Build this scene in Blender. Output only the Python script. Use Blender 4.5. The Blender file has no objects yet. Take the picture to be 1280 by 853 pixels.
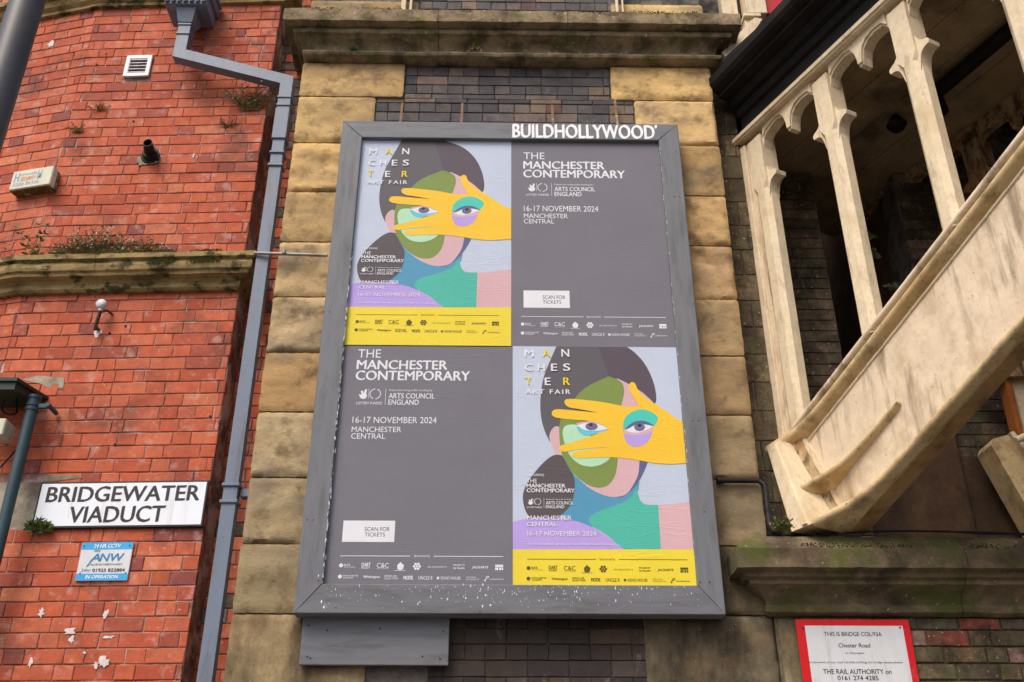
import bpy, bmesh, math, random
from mathutils import Vector, Matrix, noise
random.seed(7)
R = math.radians
scene = bpy.context.scene
COL = scene.collection

# ------------------------------------------------------------------ camera
PITCH, YAW, FPX = R(27.9), R(0.92), 1251.0
CAM = Vector((0, -5.4, 1.65))
cd = bpy.data.cameras.new('camera'); cam = bpy.data.objects.new('camera', cd); COL.objects.link(cam)
cam.location = CAM; cam.rotation_euler = (math.pi/2 + PITCH, 0, -YAW)
cd.sensor_width = 36; cd.lens = FPX/1280*36; cd.clip_start = 0.05; cd.clip_end = 3000
scene.camera = cam
# ------------------------------------------------------------------ sky and sun
w = bpy.data.worlds.new('World'); scene.world = w; w.use_nodes = True
nt = w.node_tree; nt.nodes.clear()
sky = nt.nodes.new('ShaderNodeTexSky'); sky.sky_type = 'NISHITA'; sky.sun_disc = False
SUN_EL, SUN_AZ = R(52), R(215)          # azimuth measured clockwise from +Y: behind the camera, to the left
sky.sun_elevation = SUN_EL; sky.sun_rotation = SUN_AZ
sky.air_density = 0.8; sky.dust_density = 6.0; sky.ozone_density = 1.0; sky.altitude = 0
bg = nt.nodes.new('ShaderNodeBackground'); bg.inputs[1].default_value = 0.13
wo = nt.nodes.new('ShaderNodeOutputWorld')
nt.links.new(sky.outputs[0], bg.inputs[0]); nt.links.new(bg.outputs[0], wo.inputs[0])
sl = bpy.data.lights.new('sun', 'SUN'); sl.energy = 1.1; sl.angle = R(24); sl.color = (1, 0.95, 0.88)
sun = bpy.data.objects.new('sun', sl); COL.objects.link(sun)
sd = Vector((math.sin(SUN_AZ)*math.cos(SUN_EL), math.cos(SUN_AZ)*math.cos(SUN_EL), math.sin(SUN_EL)))
sun.rotation_euler = sd.to_track_quat('Z', 'Y').to_euler(); sun.location = sd*30
scene.view_settings.view_transform = 'Standard'; scene.view_settings.look = 'None'
scene.view_settings.gamma = 1; scene.view_settings.exposure = 0.47
scene.cycles.max_bounces = 6

# ------------------------------------------------------------------ measuring: a sight line meets a real plane
_cp, _sp, _cy, _sy = math.cos(PITCH), math.sin(PITCH), math.cos(YAW), math.sin(YAW)
_F = Vector((_sy*_cp, _cy*_cp, _sp)); _R = Vector((_cy, -_sy, 0)); _U = _R.cross(_F)
def ray(px, py): return _F + _R*((px-640)/FPX) - _U*((py-426.5)/FPX)
def onY(px, py, y):
    d = ray(px, py); return CAM + d*((y-CAM.y)/d.y)
def onPl(px, py, P, n):
    d = ray(px, py); return CAM + d*(n.dot(P-CAM)/n.dot(d))

# ------------------------------------------------------------------ materials
def lin(c):
    return tuple(((v/255)/12.92 if v/255 <= .04045 else ((v/255+.055)/1.055)**2.4) for v in c)
def C(r, g, b, k=1.0): return tuple(v*k for v in lin((r, g, b)))
class NT:
    def __init__(s, m): s.t = m.node_tree; s.n = s.t.nodes; s.l = s.t.links
    def new(s, ty, **kw):
        n = s.n.new(ty)
        for k, v in kw.items(): setattr(n, k, v)
        return n
    def link(s, a, b): s.l.new(a, b)
def mat(name, col, rough=.85, var=.18, vscale=6, src=None, stain=None, stain2=None, speck=None, bump=.3, bscale=70, stretch=(1, 1, 1), metal=0, spec=.35, crease=0, weave=0):
    m = bpy.data.materials.new(name); m.use_nodes = True; g = NT(m)
    b = g.n['Principled BSDF']
    b.inputs['Roughness'].default_value = rough; b.inputs['Metallic'].default_value = metal
    b.inputs['Specular IOR Level'].default_value = spec
    geo = g.new('ShaderNodeNewGeometry')
    def co(st):
        mp = g.new('ShaderNodeMapping'); mp.inputs['Scale'].default_value = st; g.link(geo.outputs['Position'], mp.inputs['Vector']); return mp.outputs[0]
    def nz(scale, st=(1, 1, 1), det=4, ro=.6, off=0):
        n = g.new('ShaderNodeTexNoise'); n.inputs['Scale'].default_value = scale; n.inputs['Detail'].default_value = det; n.inputs['Roughness'].default_value = ro
        v = co(st)
        if off:
            a = g.new('ShaderNodeVectorMath', operation='ADD'); a.inputs[1].default_value = (off, off*1.7, off*.3); g.link(v, a.inputs[0]); v = a.outputs[0]
        g.link(v, n.inputs['Vector']); return n.outputs['Fac']
    def rng(f, a, b_, c=0, d=1):
        r = g.new('ShaderNodeMapRange'); r.inputs[1].default_value = a; r.inputs[2].default_value = b_; r.inputs[3].default_value = c; r.inputs[4].default_value = d
        g.link(f, r.inputs[0]); return r.outputs[0]
    def mix(fac, a, bb, mode='MIX'):
        x = g.new('ShaderNodeMix', data_type='RGBA', blend_type=mode)
        g.link(fac, x.inputs[0]) if not isinstance(fac, float) else setattr(x.inputs[0], 'default_value', fac)
        for s_, v in ((6, a), (7, bb)):
            if isinstance(v, tuple): x.inputs[s_].default_value = (*v, 1)
            else: g.link(v, x.inputs[s_])
        return x.outputs[2]
    if src == 'obj': base = g.new('ShaderNodeObjectInfo').outputs['Color']
    elif src == 'attr': base = g.new('ShaderNodeAttribute', attribute_name='tone').outputs['Color']
    else:
        rgb = g.new('ShaderNodeRGB'); rgb.outputs[0].default_value = (*col, 1); base = rgb.outputs[0]
    f = rng(nz(vscale, stretch), .3, .7, 1-var, 1+var)
    cc = g.new('ShaderNodeCombineColor')
    for i in range(3): g.link(f, cc.inputs[i])
    c = mix(1.0, base, cc.outputs[0], 'MULTIPLY')
    f2 = rng(nz(bscale*.6, stretch, 3), .3, .7, 1-var*.6, 1+var*.6)
    cc2 = g.new('ShaderNodeCombineColor')
    for i in range(3): g.link(f2, cc2.inputs[i])
    c = mix(1.0, c, cc2.outputs[0], 'MULTIPLY')
    for k, st in enumerate((stain, stain2)):
        if st:
            scol, amt, ssc, lo, hi, sst = st
            c = mix(rng(nz(ssc, sst, 6, .65, 3+k*5), lo, hi, 0, amt), c, scol)
    if speck:
        scol, lo, ssc, amt = speck
        c = mix(rng(nz(ssc, (1, 1, 1), 2, .5, 11), lo, lo+.04, 0, amt), c, scol)
    g.link(c, b.inputs['Base Color'])
    h = nz(bscale, stretch, 5, .7)
    bp = g.new('ShaderNodeBump'); bp.inputs['Strength'].default_value = bump; bp.inputs['Distance'].default_value = .004
    g.link(h, bp.inputs['Height']); norm = bp.outputs[0]
    if crease:
        r1 = g.new('ShaderNodeTexNoise'); r1.inputs['Scale'].default_value = 1; r1.inputs['Detail'].default_value = 2
        g.link(co((1.3, 1, 11)), r1.inputs['Vector'])
        rr = g.new('ShaderNodeMath', operation='SUBTRACT'); rr.inputs[1].default_value = .5; g.link(r1.outputs['Fac'], rr.inputs[0])
        ab = g.new('ShaderNodeMath', operation='ABSOLUTE'); g.link(rr.outputs[0], ab.inputs[0])
        e = rng(ab.outputs[0], 0, .012, 0, 1)
        msk = rng(nz(2.2, (1, 1, 1), 2, .5, 7), .45, .6, 0, 1)
        mm = g.new('ShaderNodeMath', operation='MULTIPLY'); iv = rng(e, 0, 1, 1, 0); g.link(iv, mm.inputs[0]); g.link(msk, mm.inputs[1])
        b2 = g.new('ShaderNodeBump'); b2.inputs['Strength'].default_value = crease; b2.inputs['Distance'].default_value = .006
        g.link(mm.outputs[0], b2.inputs['Height']); g.link(norm, b2.inputs['Normal']); norm = b2.outputs[0]
        big = nz(3.5, (1, 1, 1.6), 3, .5, 2)
        b3 = g.new('ShaderNodeBump'); b3.inputs['Strength'].default_value = .2; b3.inputs['Distance'].default_value = .012
        g.link(big, b3.inputs['Height']); g.link(norm, b3.inputs['Normal']); norm = b3.outputs[0]
    if weave:
        for ax in ('X', 'Z'):
            wv = g.new('ShaderNodeTexWave', bands_direction=ax); wv.inputs['Scale'].default_value = 22; wv.inputs['Distortion'].default_value = 1.5
            g.link(geo.outputs['Position'], wv.inputs['Vector'])
            b2 = g.new('ShaderNodeBump'); b2.inputs['Strength'].default_value = weave; b2.inputs['Distance'].default_value = .001
            g.link(wv.outputs['Fac'], b2.inputs['Height']); g.link(norm, b2.inputs['Normal']); norm = b2.outputs[0]
    g.link(norm, b.inputs['Normal'])
    return m
S1 = (1, 1, 1); SV = (5, 5, .7)
BR_ST = (C(84, 54, 48), .7, 1.9, .52, .68, (1, 1, 1.3)); BR_WH = (C(208, 172, 160), .5, 10, .55, .70, S1)
M = {}
M['red_brick'] = mat('red_brick', None, .8, .16, 14, 'obj', BR_ST, BR_WH, (C(215, 205, 200), .71, 60, .6), .7, 100)
M['red_brick_joined'] = mat('red_brick_joined', None, .8, .16, 14, 'attr', BR_ST, BR_WH, (C(215, 205, 200), .71, 60, .6), .7, 100)
DK_ST = (C(40, 36, 36), .6, 4, .5, .66, S1); DK_WH = (C(150, 140, 135), .45, 11, .61, .7, (1, 1, .5))
M['dark_brick'] = mat('dark_brick', None, .7, .2, 14, 'obj', DK_ST, DK_WH, None, .6, 110)
M['dark_brick_joined'] = mat('dark_brick_joined', None, .7, .2, 14, 'attr', DK_ST, DK_WH, None, .6, 110)
M['old_brick'] = mat('old_brick', None, .9, .3, 22, 'obj', (C(58, 50, 38), .85, 6, .44, .60, S1), (C(96, 98, 62), .6, 8, .50, .64, S1), (C(180, 165, 150), .66, 45, .6), 1.2, 70)
M['old_brick_joined'] = mat('old_brick_joined', None, .9, .3, 22, 'attr', (C(58, 50, 38), .85, 6, .44, .60, S1), (C(96, 98, 62), .6, 8, .50, .64, S1), (C(180, 165, 150), .66, 45, .6), 1.2, 70)
M['old_mortar'] = mat('old_mortar', C(104, 94, 76), .95, .3, 22, None, (C(50, 44, 34), .8, 7, .45, .6, S1), (C(90, 94, 60), .6, 9, .5, .62, S1), None, 1.0, 90)
M['mortar'] = mat('mortar', C(150, 112, 100), .95, .3, 18, None, (C(80, 62, 58), .8, 5, .45, .6, S1), (C(210, 192, 184), .8, 4, .48, .60, S1), None, .8, 160)
M['dark_mortar'] = mat('dark_mortar', C(116, 108, 102), .95, .3, 18, None, (C(50, 45, 42), .8, 5, .45, .6, S1), None, None, .8, 160)
GRM = (C(84, 66, 44), .7, 4.5, .50, .68, (1.5, 1.5, 1.6)); IRN = (C(165, 105, 50), .55, 2.2, .54, .7, (1, 1, 2.5))
M['sandstone'] = mat('sandstone', None, .92, .2, 3, 'obj', GRM, (C(122, 112, 98), .6, 1.9, .49, .64, (1, 1, 1.6)), (C(206, 194, 170), .70, 60, .3), 1.1, 70, (1, 1, 3))
M['sooty_stone'] = mat('sooty_stone', None, .92, .22, 6, 'obj', (C(44, 37, 30), .8, 2.2, .42, .62, (1.6, 1.6, .6)), (C(140, 98, 58), .3, 2.2, .54, .7, (1, 1, 2.5)), (C(190, 185, 170), .72, 50, .5), .8, 90)
M['cornice_stone'] = mat('cornice_stone', C(150, 132, 104), .95, .22, 9, None, (C(66, 56, 42), .8, 5, .45, .62, (1, 1, 1)), (C(92, 98, 48), .75, 6, .52, .64, (1, 1, 1.4)), (C(215, 208, 195), .68, 40, .6), .9, 90)
M['mossy_stone'] = mat('mossy_stone', C(118, 102, 80), .95, .25, 9, None, (C(52, 44, 34), .8, 4, .42, .62, S1), (C(78, 86, 36), .85, 5, .46, .62, S1), (C(170, 165, 150), .70, 40, .6), .9, 90)
M['ledge_stone'] = mat('ledge_stone', C(160, 138, 92), .93, .2, 7, None, (C(74, 62, 38), .7, 4, .48, .64, (1, 1, 2)), (C(50, 50, 26), .9, 6, .53, .61, (1, 1, 1.5)), None, .8, 90)
M['frame_paint'] = mat('frame_paint', C(112, 115, 121), .55, .10, 3, None, (C(86, 86, 88), .6, 3, .48, .66, (6, 6, 1)), None, (C(50, 48, 48), .745, 70, .8), .35, 90, (8, 8, .6), spec=.4)
M['frame_paint_across'] = mat('frame_paint_across', C(112, 115, 121), .55, .10, 3, None, (C(86, 86, 88), .6, 3, .48, .66, (1, 6, 6)), None, (C(50, 48, 48), .745, 70, .8), .35, 90, (.6, 8, 8), spec=.4)
M['grey_paint'] = mat('grey_paint', C(110, 122, 140), .5, .06, 4, None, (C(84, 84, 88), .55, 2.5, .52, .68, SV), (C(120, 104, 84), .4, 5, .58, .7, S1), (C(70, 62, 56), .71, 50, .7), .25, 50, spec=.45)
M['dark_gap'] = mat('dark_gap', C(30, 28, 28), .9, .1)
M['cream_paint'] = mat('cream_paint', C(222, 205, 174), .7, .08, 9, None, (C(150, 124, 90), .55, 4.5, .54, .70, (4, 4, 1)), (C(196, 170, 122), .5, 2.6, .53, .68, S1), (C(110, 92, 70), .70, 60, .5), .3, 60, spec=.3)
M['cream_streaked'] = mat('cream_streaked', C(222, 203, 175), .7, .09, 8, None, (C(126, 106, 84), .8, 1.5, .52, .66, (4.5, 4.5, .8)), (C(176, 150, 116), .55, 3.5, .52, .66, (1, 1, .8)), (C(100, 84, 64), .70, 50, .6), .35, 50)
M['rail_paint'] = mat('rail_paint', C(204, 180, 136), .6, .12, 7, None, (C(120, 98, 58), .75, 5, .50, .66, S1), (C(184, 146, 88), .5, 3, .5, .64, S1), (C(70, 58, 40), .68, 45, .7), .6, 70)
M['shaded_rusty_cream'] = mat('shaded_rusty_cream', C(170, 148, 112), .75, .2, 7, None, (C(82, 58, 34), .9, 6, .45, .6, (3, 3, 1)), (C(150, 90, 40), .6, 5, .52, .64, S1), None, .8, 60)  # rusty cream darkened so its colour carries the shade inside the bridge
M['black_paint'] = mat('black_paint', C(24, 22, 23), .7, .2, 4, None, (C(44, 40, 36), .6, 5, .5, .7, (1, 1, 1)), None, None, .3, 50, spec=.18)
M['soffit_board'] = mat('soffit_board', C(150, 130, 100), .8, .18, 4, None, (C(50, 38, 26), .7, 2, .48, .7, S1), None, None, .4, 60)
M['dark_render'] = mat('dark_render', C(118, 88, 60), .9, .2, 4, None, (C(62, 46, 34), .8, 1.6, .45, .65, S1), None, None, .6, 40)
M['sooty_render'] = mat('sooty_render', C(78, 58, 42), .95, .25, 5, None, (C(36, 28, 22), .85, 1.8, .42, .62, (1, 1, .6)), (C(110, 66, 36), .4, 3, .55, .7, S1), None, .9, 40)
M['soffit_shade_paint'] = mat('soffit_shade_paint', C(164, 134, 90), .65, .15, 6, None, (C(96, 72, 44), .7, 4, .48, .64, (1, 1, 1)), None, None, .4, 60)  # underside shade put into the colour, darker than the roll above
M['white_enamel'] = mat('white_enamel', C(232, 238, 246), .35, .02, 3, None, (C(176, 172, 160), .45, 3, .52, .75, SV), None, None, .05, 30, spec=.5)
M['notice_white'] = mat('notice_white', C(212, 214, 218), .5, .04, 5, None, (C(165, 160, 150), .4, 4, .52, .72, SV), None, None, .1, 40)
M['black_ink'] = mat('black_ink', C(48, 44, 46), .5, .1, 20, bump=.02)
M['plain_white'] = mat('plain_white', C(240, 242, 244), .6, .04, 8, bump=.05)
M['red_enamel'] = mat('red_enamel', C(205, 22, 28), .4, .08, 5, None, (C(170, 110, 100), .4, 6, .58, .7, S1), None, None, .1, 40)
M['sky_blue'] = mat('sky_blue', C(60, 165, 222), .4, .05, 5, bump=.03)
M['logo_blue'] = mat('logo_blue', C(40, 130, 178), .4, .05, 5, bump=.03)
M['orange_ink'] = mat('orange_ink', C(220, 120, 70), .5, .1, 5, bump=.03)
M['faded_blue'] = mat('faded_blue', C(120, 155, 185), .5, .15, 30, bump=.03)
M['cement'] = mat('cement', C(176, 166, 148), .95, .2, 10, None, (C(96, 84, 66), .7, 4, .48, .65, S1), None, None, .8, 60)
M['patch_white'] = mat('patch_white', C(216, 208, 204), .8, .15, 20, bump=.3)
M['black_plastic'] = mat('black_plastic', C(30, 30, 32), .6, .1, 8, bump=.05, spec=.25)
M['green_paint'] = mat('green_paint', C(28, 52, 44), .5, .15, 6, None, (C(70, 72, 66), .4, 5, .55, .7, S1), bump=.15)
M['teal_pipe'] = mat('teal_pipe', C(52, 76, 84), .45, .1, 6, bump=.1)
M['post_metal'] = mat('post_metal', C(74, 74, 78), .45, .1, 4, None, (C(96, 84, 72), .4, 3, .5, .7, (4, 4, 1)), bump=.12, spec=.5)
M['galvanised'] = mat('galvanised', C(150, 148, 140), .5, .12, 8, None, (C(120, 90, 55), .6, 7, .5, .64, S1), bump=.15, metal=.3)
M['rusty_steel'] = mat('rusty_steel', C(120, 92, 62), .7, .2, 10, None, (C(190, 180, 165), .6, 9, .54, .64, S1), bump=.3)
M['brown_pipe'] = mat('brown_pipe', C(84, 62, 40), .6, .2, 20, bump=.1)
M['sensor_white'] = mat('sensor_white', C(205, 208, 208), .5, .1, 30, None, None, None, (C(120, 115, 105), .66, 120, .7), .1)
M['box_cream'] = mat('box_cream', C(206, 206, 184), .55, .08, 8, None, (C(130, 120, 80), .5, 7, .54, .68, S1), bump=.1)
M['box_dirty'] = mat('box_dirty', C(92, 78, 40), .8, .4, 25, None, (C(190, 180, 140), .7, 20, .55, .62, S1), bump=.3)
M['leaf'] = mat('leaf', C(112, 114, 66), .7, .35, 30, bump=.1)
M['dry_leaf'] = mat('dry_leaf', C(142, 110, 68), .8, .35, 30, bump=.1)
M['pale_leaf'] = mat('pale_leaf', C(120, 130, 100), .8, .3, 30, bump=.1)
M['fern'] = mat('fern', C(92, 118, 62), .7, .3, 30, bump=.1)
M['petal'] = mat('petal', C(236, 228, 220), .7, .05, 30, bump=.05)
M['moss'] = mat('moss', C(62, 66, 26), .95, .4, 40, bump=.5)
M['red_board'] = mat('red_board', C(178, 40, 42), .5, .08, 5, bump=.1)
M['window_glass'] = mat('window_glass', C(26, 30, 36), .12, .1, 3, bump=.03, spec=.6)
M['asphalt'] = mat('asphalt', C(66, 64, 62), .9, .2, 30, bump=.5)
M['paving'] = mat('paving', C(140, 136, 128), .85, .15, 4, bump=.4)
M['kerb'] = mat('kerb', C(150, 146, 140), .8, .15, 5, bump=.4)
M['orange_timber'] = mat('orange_timber', C(150, 88, 40), .7, .2, 9, bump=.3)
def ink(name, col, k=.92):
    M[name] = mat(name, C(*col, k), .62, .035, 2.5, None, None, None, None, .06, 60, crease=.16, weave=.1, spec=.3)
for n_, c_ in dict(paper_grey=(121, 120, 130), paper_blue=(198, 210, 230), hair_light=(98, 95, 102), hair_dark=(92, 83, 93), blob=(92, 85, 90),
                   p_green=(130, 152, 78), p_pink=(222, 182, 188), p_mint=(188, 232, 198), p_hand=(250, 204, 56), p_band=(244, 222, 62),
                   p_teal=(82, 192, 172), p_blue=(86, 158, 194), p_lav=(190, 166, 236), p_slate=(96, 104, 148), p_cyan=(110, 205, 222),
                   p_aqua=(78, 208, 192), p_eye=(112, 112, 148), p_white=(236, 238, 244), p_yellow=(246, 220, 44), p_ink=(96, 88, 40), p_pupil=(50, 46, 70)).items(): ink(n_, c_)

# ------------------------------------------------------------------ mesh helpers
class MB:
    def __init__(s): s.v = []; s.f = []; s.m = []; s.smooth = False; s.col = []; s.pairs = []
    def poly(s, pts, mi=0, c=None):
        i = len(s.v); s.v += [tuple(p) for p in pts]; s.f.append(tuple(range(i, i+len(pts)))); s.m.append(mi); s.col.append(c)
    def faces(s, vs, fs, mi=0, c=None):
        i = len(s.v); s.v += [tuple(p) for p in vs]
        for f in fs: s.f.append(tuple(i+k for k in f)); s.m.append(mi); s.col.append(c)
    def box(s, a, b, mi=0, fr=None, bev=0):
        a = Vector(a); b = Vector(b)
        if bev:
            s.bbox(a, b, mi, fr, bev); return
        vs = [Vector((x, y, z)) for x in (a.x, b.x) for y in (a.y, b.y) for z in (a.z, b.z)]
        if fr: vs = [fr(v) for v in vs]
        s.faces(vs, [(0, 1, 3, 2), (4, 6, 7, 5), (0, 4, 5, 1), (2, 3, 7, 6), (0, 2, 6, 4), (1, 5, 7, 3)], mi)
    def bbox(s, a, b, mi, fr, w_):
        # box with every edge chamfered
        vs = []; idx = {}
        for sx in (0, 1):
            for sy in (0, 1):
                for sz in (0, 1):
                    for ax in range(3):
                        p = [b.x if sx else a.x, b.y if sy else a.y, b.z if sz else a.z]
                        for k, sg in enumerate((sx, sy, sz)):
                            if k != ax: p[k] += -w_ if sg else w_
                        idx[(sx, sy, sz, ax)] = len(vs); p = Vector(p); vs.append(fr(p) if fr else p)
        F = []
        for ax in range(3):
            o = [k for k in range(3) if k != ax]
            for sg in (0, 1):
                q = []
                for u, v in ((0, 0), (1, 0), (1, 1), (0, 1)):
                    k = [0, 0, 0]; k[ax] = sg; k[o[0]] = u; k[o[1]] = v; q.append(idx[(*k, ax)])
                F.append(tuple(q))
            for u in (0, 1):
                for v in (0, 1):
                    k0 = [0, 0, 0]; k0[o[0]] = u; k0[o[1]] = v; k1 = list(k0); k1[ax] = 1
                    F.append((idx[(*k0, o[0])], idx[(*k1, o[0])], idx[(*k1, o[1])], idx[(*k0, o[1])]))
        for sx in (0, 1):
            for sy in (0, 1):
                for sz in (0, 1): F.append(tuple(idx[(sx, sy, sz, ax)] for ax in range(3)))
        s.faces(vs, F, mi)
    def prism(s, pts, vec, mi=0, caps=True):
        # closed outline pushed along a vector
        n = len(pts); A = [Vector(p) for p in pts]; B = [p+Vector(vec) for p in A]
        fs = [(k, (k+1) % n, n+(k+1) % n, n+k) for k in range(n)]
        if caps: fs += [tuple(range(n)), tuple(range(2*n-1, n-1, -1))]
        s.faces(A+B, fs, mi)
    def tube(s, path, r, n=10, mi=0, caps=True):
        P = [Vector(p) for p in path]; rings = []
        rr = r if isinstance(r, (list, tuple)) else [r]*len(P)
        up = Vector((0, 0, 1))
        for k, p in enumerate(P):
            d = (P[min(k+1, len(P)-1)]-P[max(k-1, 0)]).normalized()
            a = d.cross(up)
            if a.length < .05: a = d.cross(Vector((0, 1, 0)))
            a.normalize(); b = d.cross(a)
            rings.append([p+(a*math.cos(2*math.pi*j/n)+b*math.sin(2*math.pi*j/n))*rr[k] for j in range(n)])
        vs = [v for q in rings for v in q]; fs = []
        for k in range(len(P)-1):
            for j in range(n): fs.append((k*n+j, k*n+(j+1) % n, (k+1)*n+(j+1) % n, (k+1)*n+j))
        if caps: fs += [tuple(range(n)), tuple(range((len(P)-1)*n, len(P)*n))]
        s.faces(vs, fs, mi)
    def sweep(s, rings, mi=0, closed=False, caps=False):
        n = len(rings[0]); vs = [v for q in rings for v in q]; fs = []
        for k in range(len(rings)-1):
            for j in range(n if closed else n-1): fs.append((k*n+j, k*n+(j+1) % n, (k+1)*n+(j+1) % n, (k+1)*n+j))
        if caps: fs += [tuple(range(n)), tuple(range((len(rings)-1)*n, len(rings)*n))]
        s.faces(vs, fs, mi)
    def build(s, name, mats, parent=None, smooth=None, weld=False):
        me = bpy.data.meshes.new(name)
        o = bpy.data.objects.new(name, me); COL.objects.link(o)
        off = Vector((0, 0, 0))
        if parent is not None:
            o.parent = parent; off = world(parent)
        me.from_pydata([tuple(Vector(v)-off) for v in s.v], [], s.f)
        if not isinstance(mats, (list, tuple)): mats = [mats]
        for m_ in mats: me.materials.append(M[m_])
        me.polygons.foreach_set('material_index', s.m)
        if any(c is not None for c in s.col):
            at = me.color_attributes.new('tone', 'FLOAT_COLOR', 'CORNER'); buf = []
            for p, c in zip(s.f, s.col): buf += list((*c, 1))*len(p)
            at.data.foreach_set('color', buf)
        bm = bmesh.new(); bm.from_mesh(me)
        if weld: bmesh.ops.remove_doubles(bm, verts=bm.verts, dist=1e-5)
        if weld or not any(c is not None for c in s.col): bmesh.ops.recalc_face_normals(bm, faces=bm.faces)
        bm.to_mesh(me); bm.free()
        if smooth is not None:
            for p in me.polygons: p.use_smooth = True
            sharp = R(smooth); bm = bmesh.new(); bm.from_mesh(me)
            for e in bm.edges: e.smooth = not (len(e.link_faces) == 2 and e.calc_face_angle(0) > sharp)
            bm.to_mesh(me); bm.free()
        me.update()
        return o
def world(o):
    p = Vector(o.location)
    while o.parent: o = o.parent; p = p+Vector(o.location)
    return p
def tag(o, label=None, cat=None, group=None, kind=None):
    for k, v in (('label', label), ('category', cat), ('group', group), ('kind', kind)):
        if v: o[k] = v
    return o
def thing(name, label, cat, loc=(0, 0, 0), group=None):
    o = bpy.data.objects.new(name, None); COL.objects.link(o); o.location = loc; o.empty_display_size = .1
    return tag(o, label, cat, group)
def copy_tree(o, parent=None):
    c = o.copy(); COL.objects.link(c); c.parent = parent
    for ch in o.children: copy_tree(ch, c)
    return c

# lettering with the built-in font, fitted into a box (u0,v0)-(u1,v1) of a plane; fr(u, v) gives the point
def letters(mb, txt, u0, v0, u1, v1, fr, mi=0, bold=0, shear=0, keep=False, space=1.0):
    cu = bpy.data.curves.new('t', 'FONT'); cu.body = txt; cu.resolution_u = 3;  cu.shear = shear; cu.space_character = space
    o = bpy.data.objects.new('t', cu); COL.objects.link(o)
    dg = bpy.context.evaluated_depsgraph_get(); me = bpy.data.meshes.new_from_object(o.evaluated_get(dg))
    if me.vertices:
        xs = [v.co.x for v in me.vertices]; ys = [v.co.y for v in me.vertices]
        x0, x1, y0, y1 = min(xs), max(xs), min(ys), max(ys)
        su = (u1-u0)/(x1-x0); sv = (v1-v0)/(y1-y0)
        if keep: su = math.copysign(abs(sv), su)
        vs = [fr(u0+(v.co.x-x0)*su, v0+(v.co.y-y0)*sv) for v in me.vertices]
        F = [tuple(p.vertices) for p in me.polygons]
        n0 = len(mb.v); mb.faces(vs, F, mi)
        if bold > .004:          # heavy type: further impressions beside the first, each a hair in front
            for k, sh in enumerate((-1, 1)):
                d = bold*.8*sh*su; dv = bold*.4*sh*sv
                n1 = len(mb.v)
                mb.faces([fr(u0+(v.co.x-x0)*su+d, v0+(v.co.y-y0)*sv+dv)+Vector((0, -.0002*(k+1), 0)) for v in me.vertices], F, mi)
                mb.pairs.append((n0, n1, len(vs)))
    bpy.data.objects.remove(o); bpy.data.curves.remove(cu); bpy.data.meshes.remove(me)

def build_letters(mb, mats, parent, size=.038, name='lettering'):
    # every large letter becomes an object, the small print stays one mesh
    par = list(range(len(mb.v)))
    def find(a):
        while par[a] != a: par[a] = par[par[a]]; a = par[a]
        return a
    for f in mb.f:
        for k in f[1:]: par[find(k)] = find(f[0])
    for a, b, n in mb.pairs:
        for k in range(n): par[find(b+k)] = find(a+k)
    groups = {}
    for i, f in enumerate(mb.f): groups.setdefault(find(f[0]), []).append(i)
    rest = MB()
    for g_ in groups.values():
        idx = sorted({k for i in g_ for k in mb.f[i]}); zs = [mb.v[k][2] for k in idx]
        tgt = MB() if max(zs)-min(zs) > size else rest
        mp = {k: n for n, k in enumerate(idx)}
        for m_ in {mb.m[i] for i in g_}: tgt.faces([mb.v[k] for k in idx], [tuple(mp[k] for k in mb.f[i]) for i in g_ if mb.m[i] == m_], m_)
        if tgt is not rest: tgt.build('letter', mats, parent)
    if rest.f: rest.build(name, mats, parent)
# ------------------------------------------------------------------ bricks
_bm = {}
def brick_mesh(wid, hgt, dep, mname, var):
    key = (round(wid, 3), round(hgt, 3), mname, var)
    if key in _bm: return _bm[key]
    rnd = random.Random(hash((round(wid*1000), round(hgt*1000), var)) & 0xffff)
    me = bpy.data.meshes.new('brick'); v, f = brick_geo(wid, hgt, dep, rnd)
    me.from_pydata(v, [], f); me.materials.append(M[mname]); me.update(); _bm[key] = me
    return me
def brick_geo(wid, hgt, dep, rnd):
    j = lambda a: rnd.uniform(-a, a)
    b = .0028; z0, z1 = 0, hgt
    o = [(0+j(.0015), 0, z0+j(.0012)), (wid+j(.0015), 0, z0+j(.0012)), (wid+j(.0015), 0, z1+j(.0012)), (0+j(.0015), 0, z1+j(.0012))]
    back = [(x, dep, z) for x, y, z in o]
    rim = [(x, b, z) for x, y, z in o]
    cx, cz = wid/2, hgt/2
    fr = []
    for x, y, z in o:
        bb = b+rnd.random()*.002
        fr.append((x+(bb if x < cx else -bb), j(.0012), z+(bb if z < cz else -bb)))
    v = back+rim+fr; f = []
    for k in range(4):
        n = (k+1) % 4
        f.append((k, n, 4+n, 4+k)); f.append((4+k, 4+n, 8+n, 8+k))
    f.append((8, 9, 10, 11))
    return v, f
class Facet:
    def __init__(s, P, e): s.P = Vector(P); s.e = Vector((e[0], e[1], 0)).normalized(); s.n = Vector((s.e.y, -s.e.x, 0)); s.ang = math.atan2(s.e.y, s.e.x)
    def at(s, u, z, off=0): p = s.P+s.e*u+s.n*off; return Vector((p.x, p.y, z))
    def uz(s, px, py, off=0):
        X = onPl(px, py, s.P+s.n*off, s.n); return ((X-s.P).dot(s.e), X.z)
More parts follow.
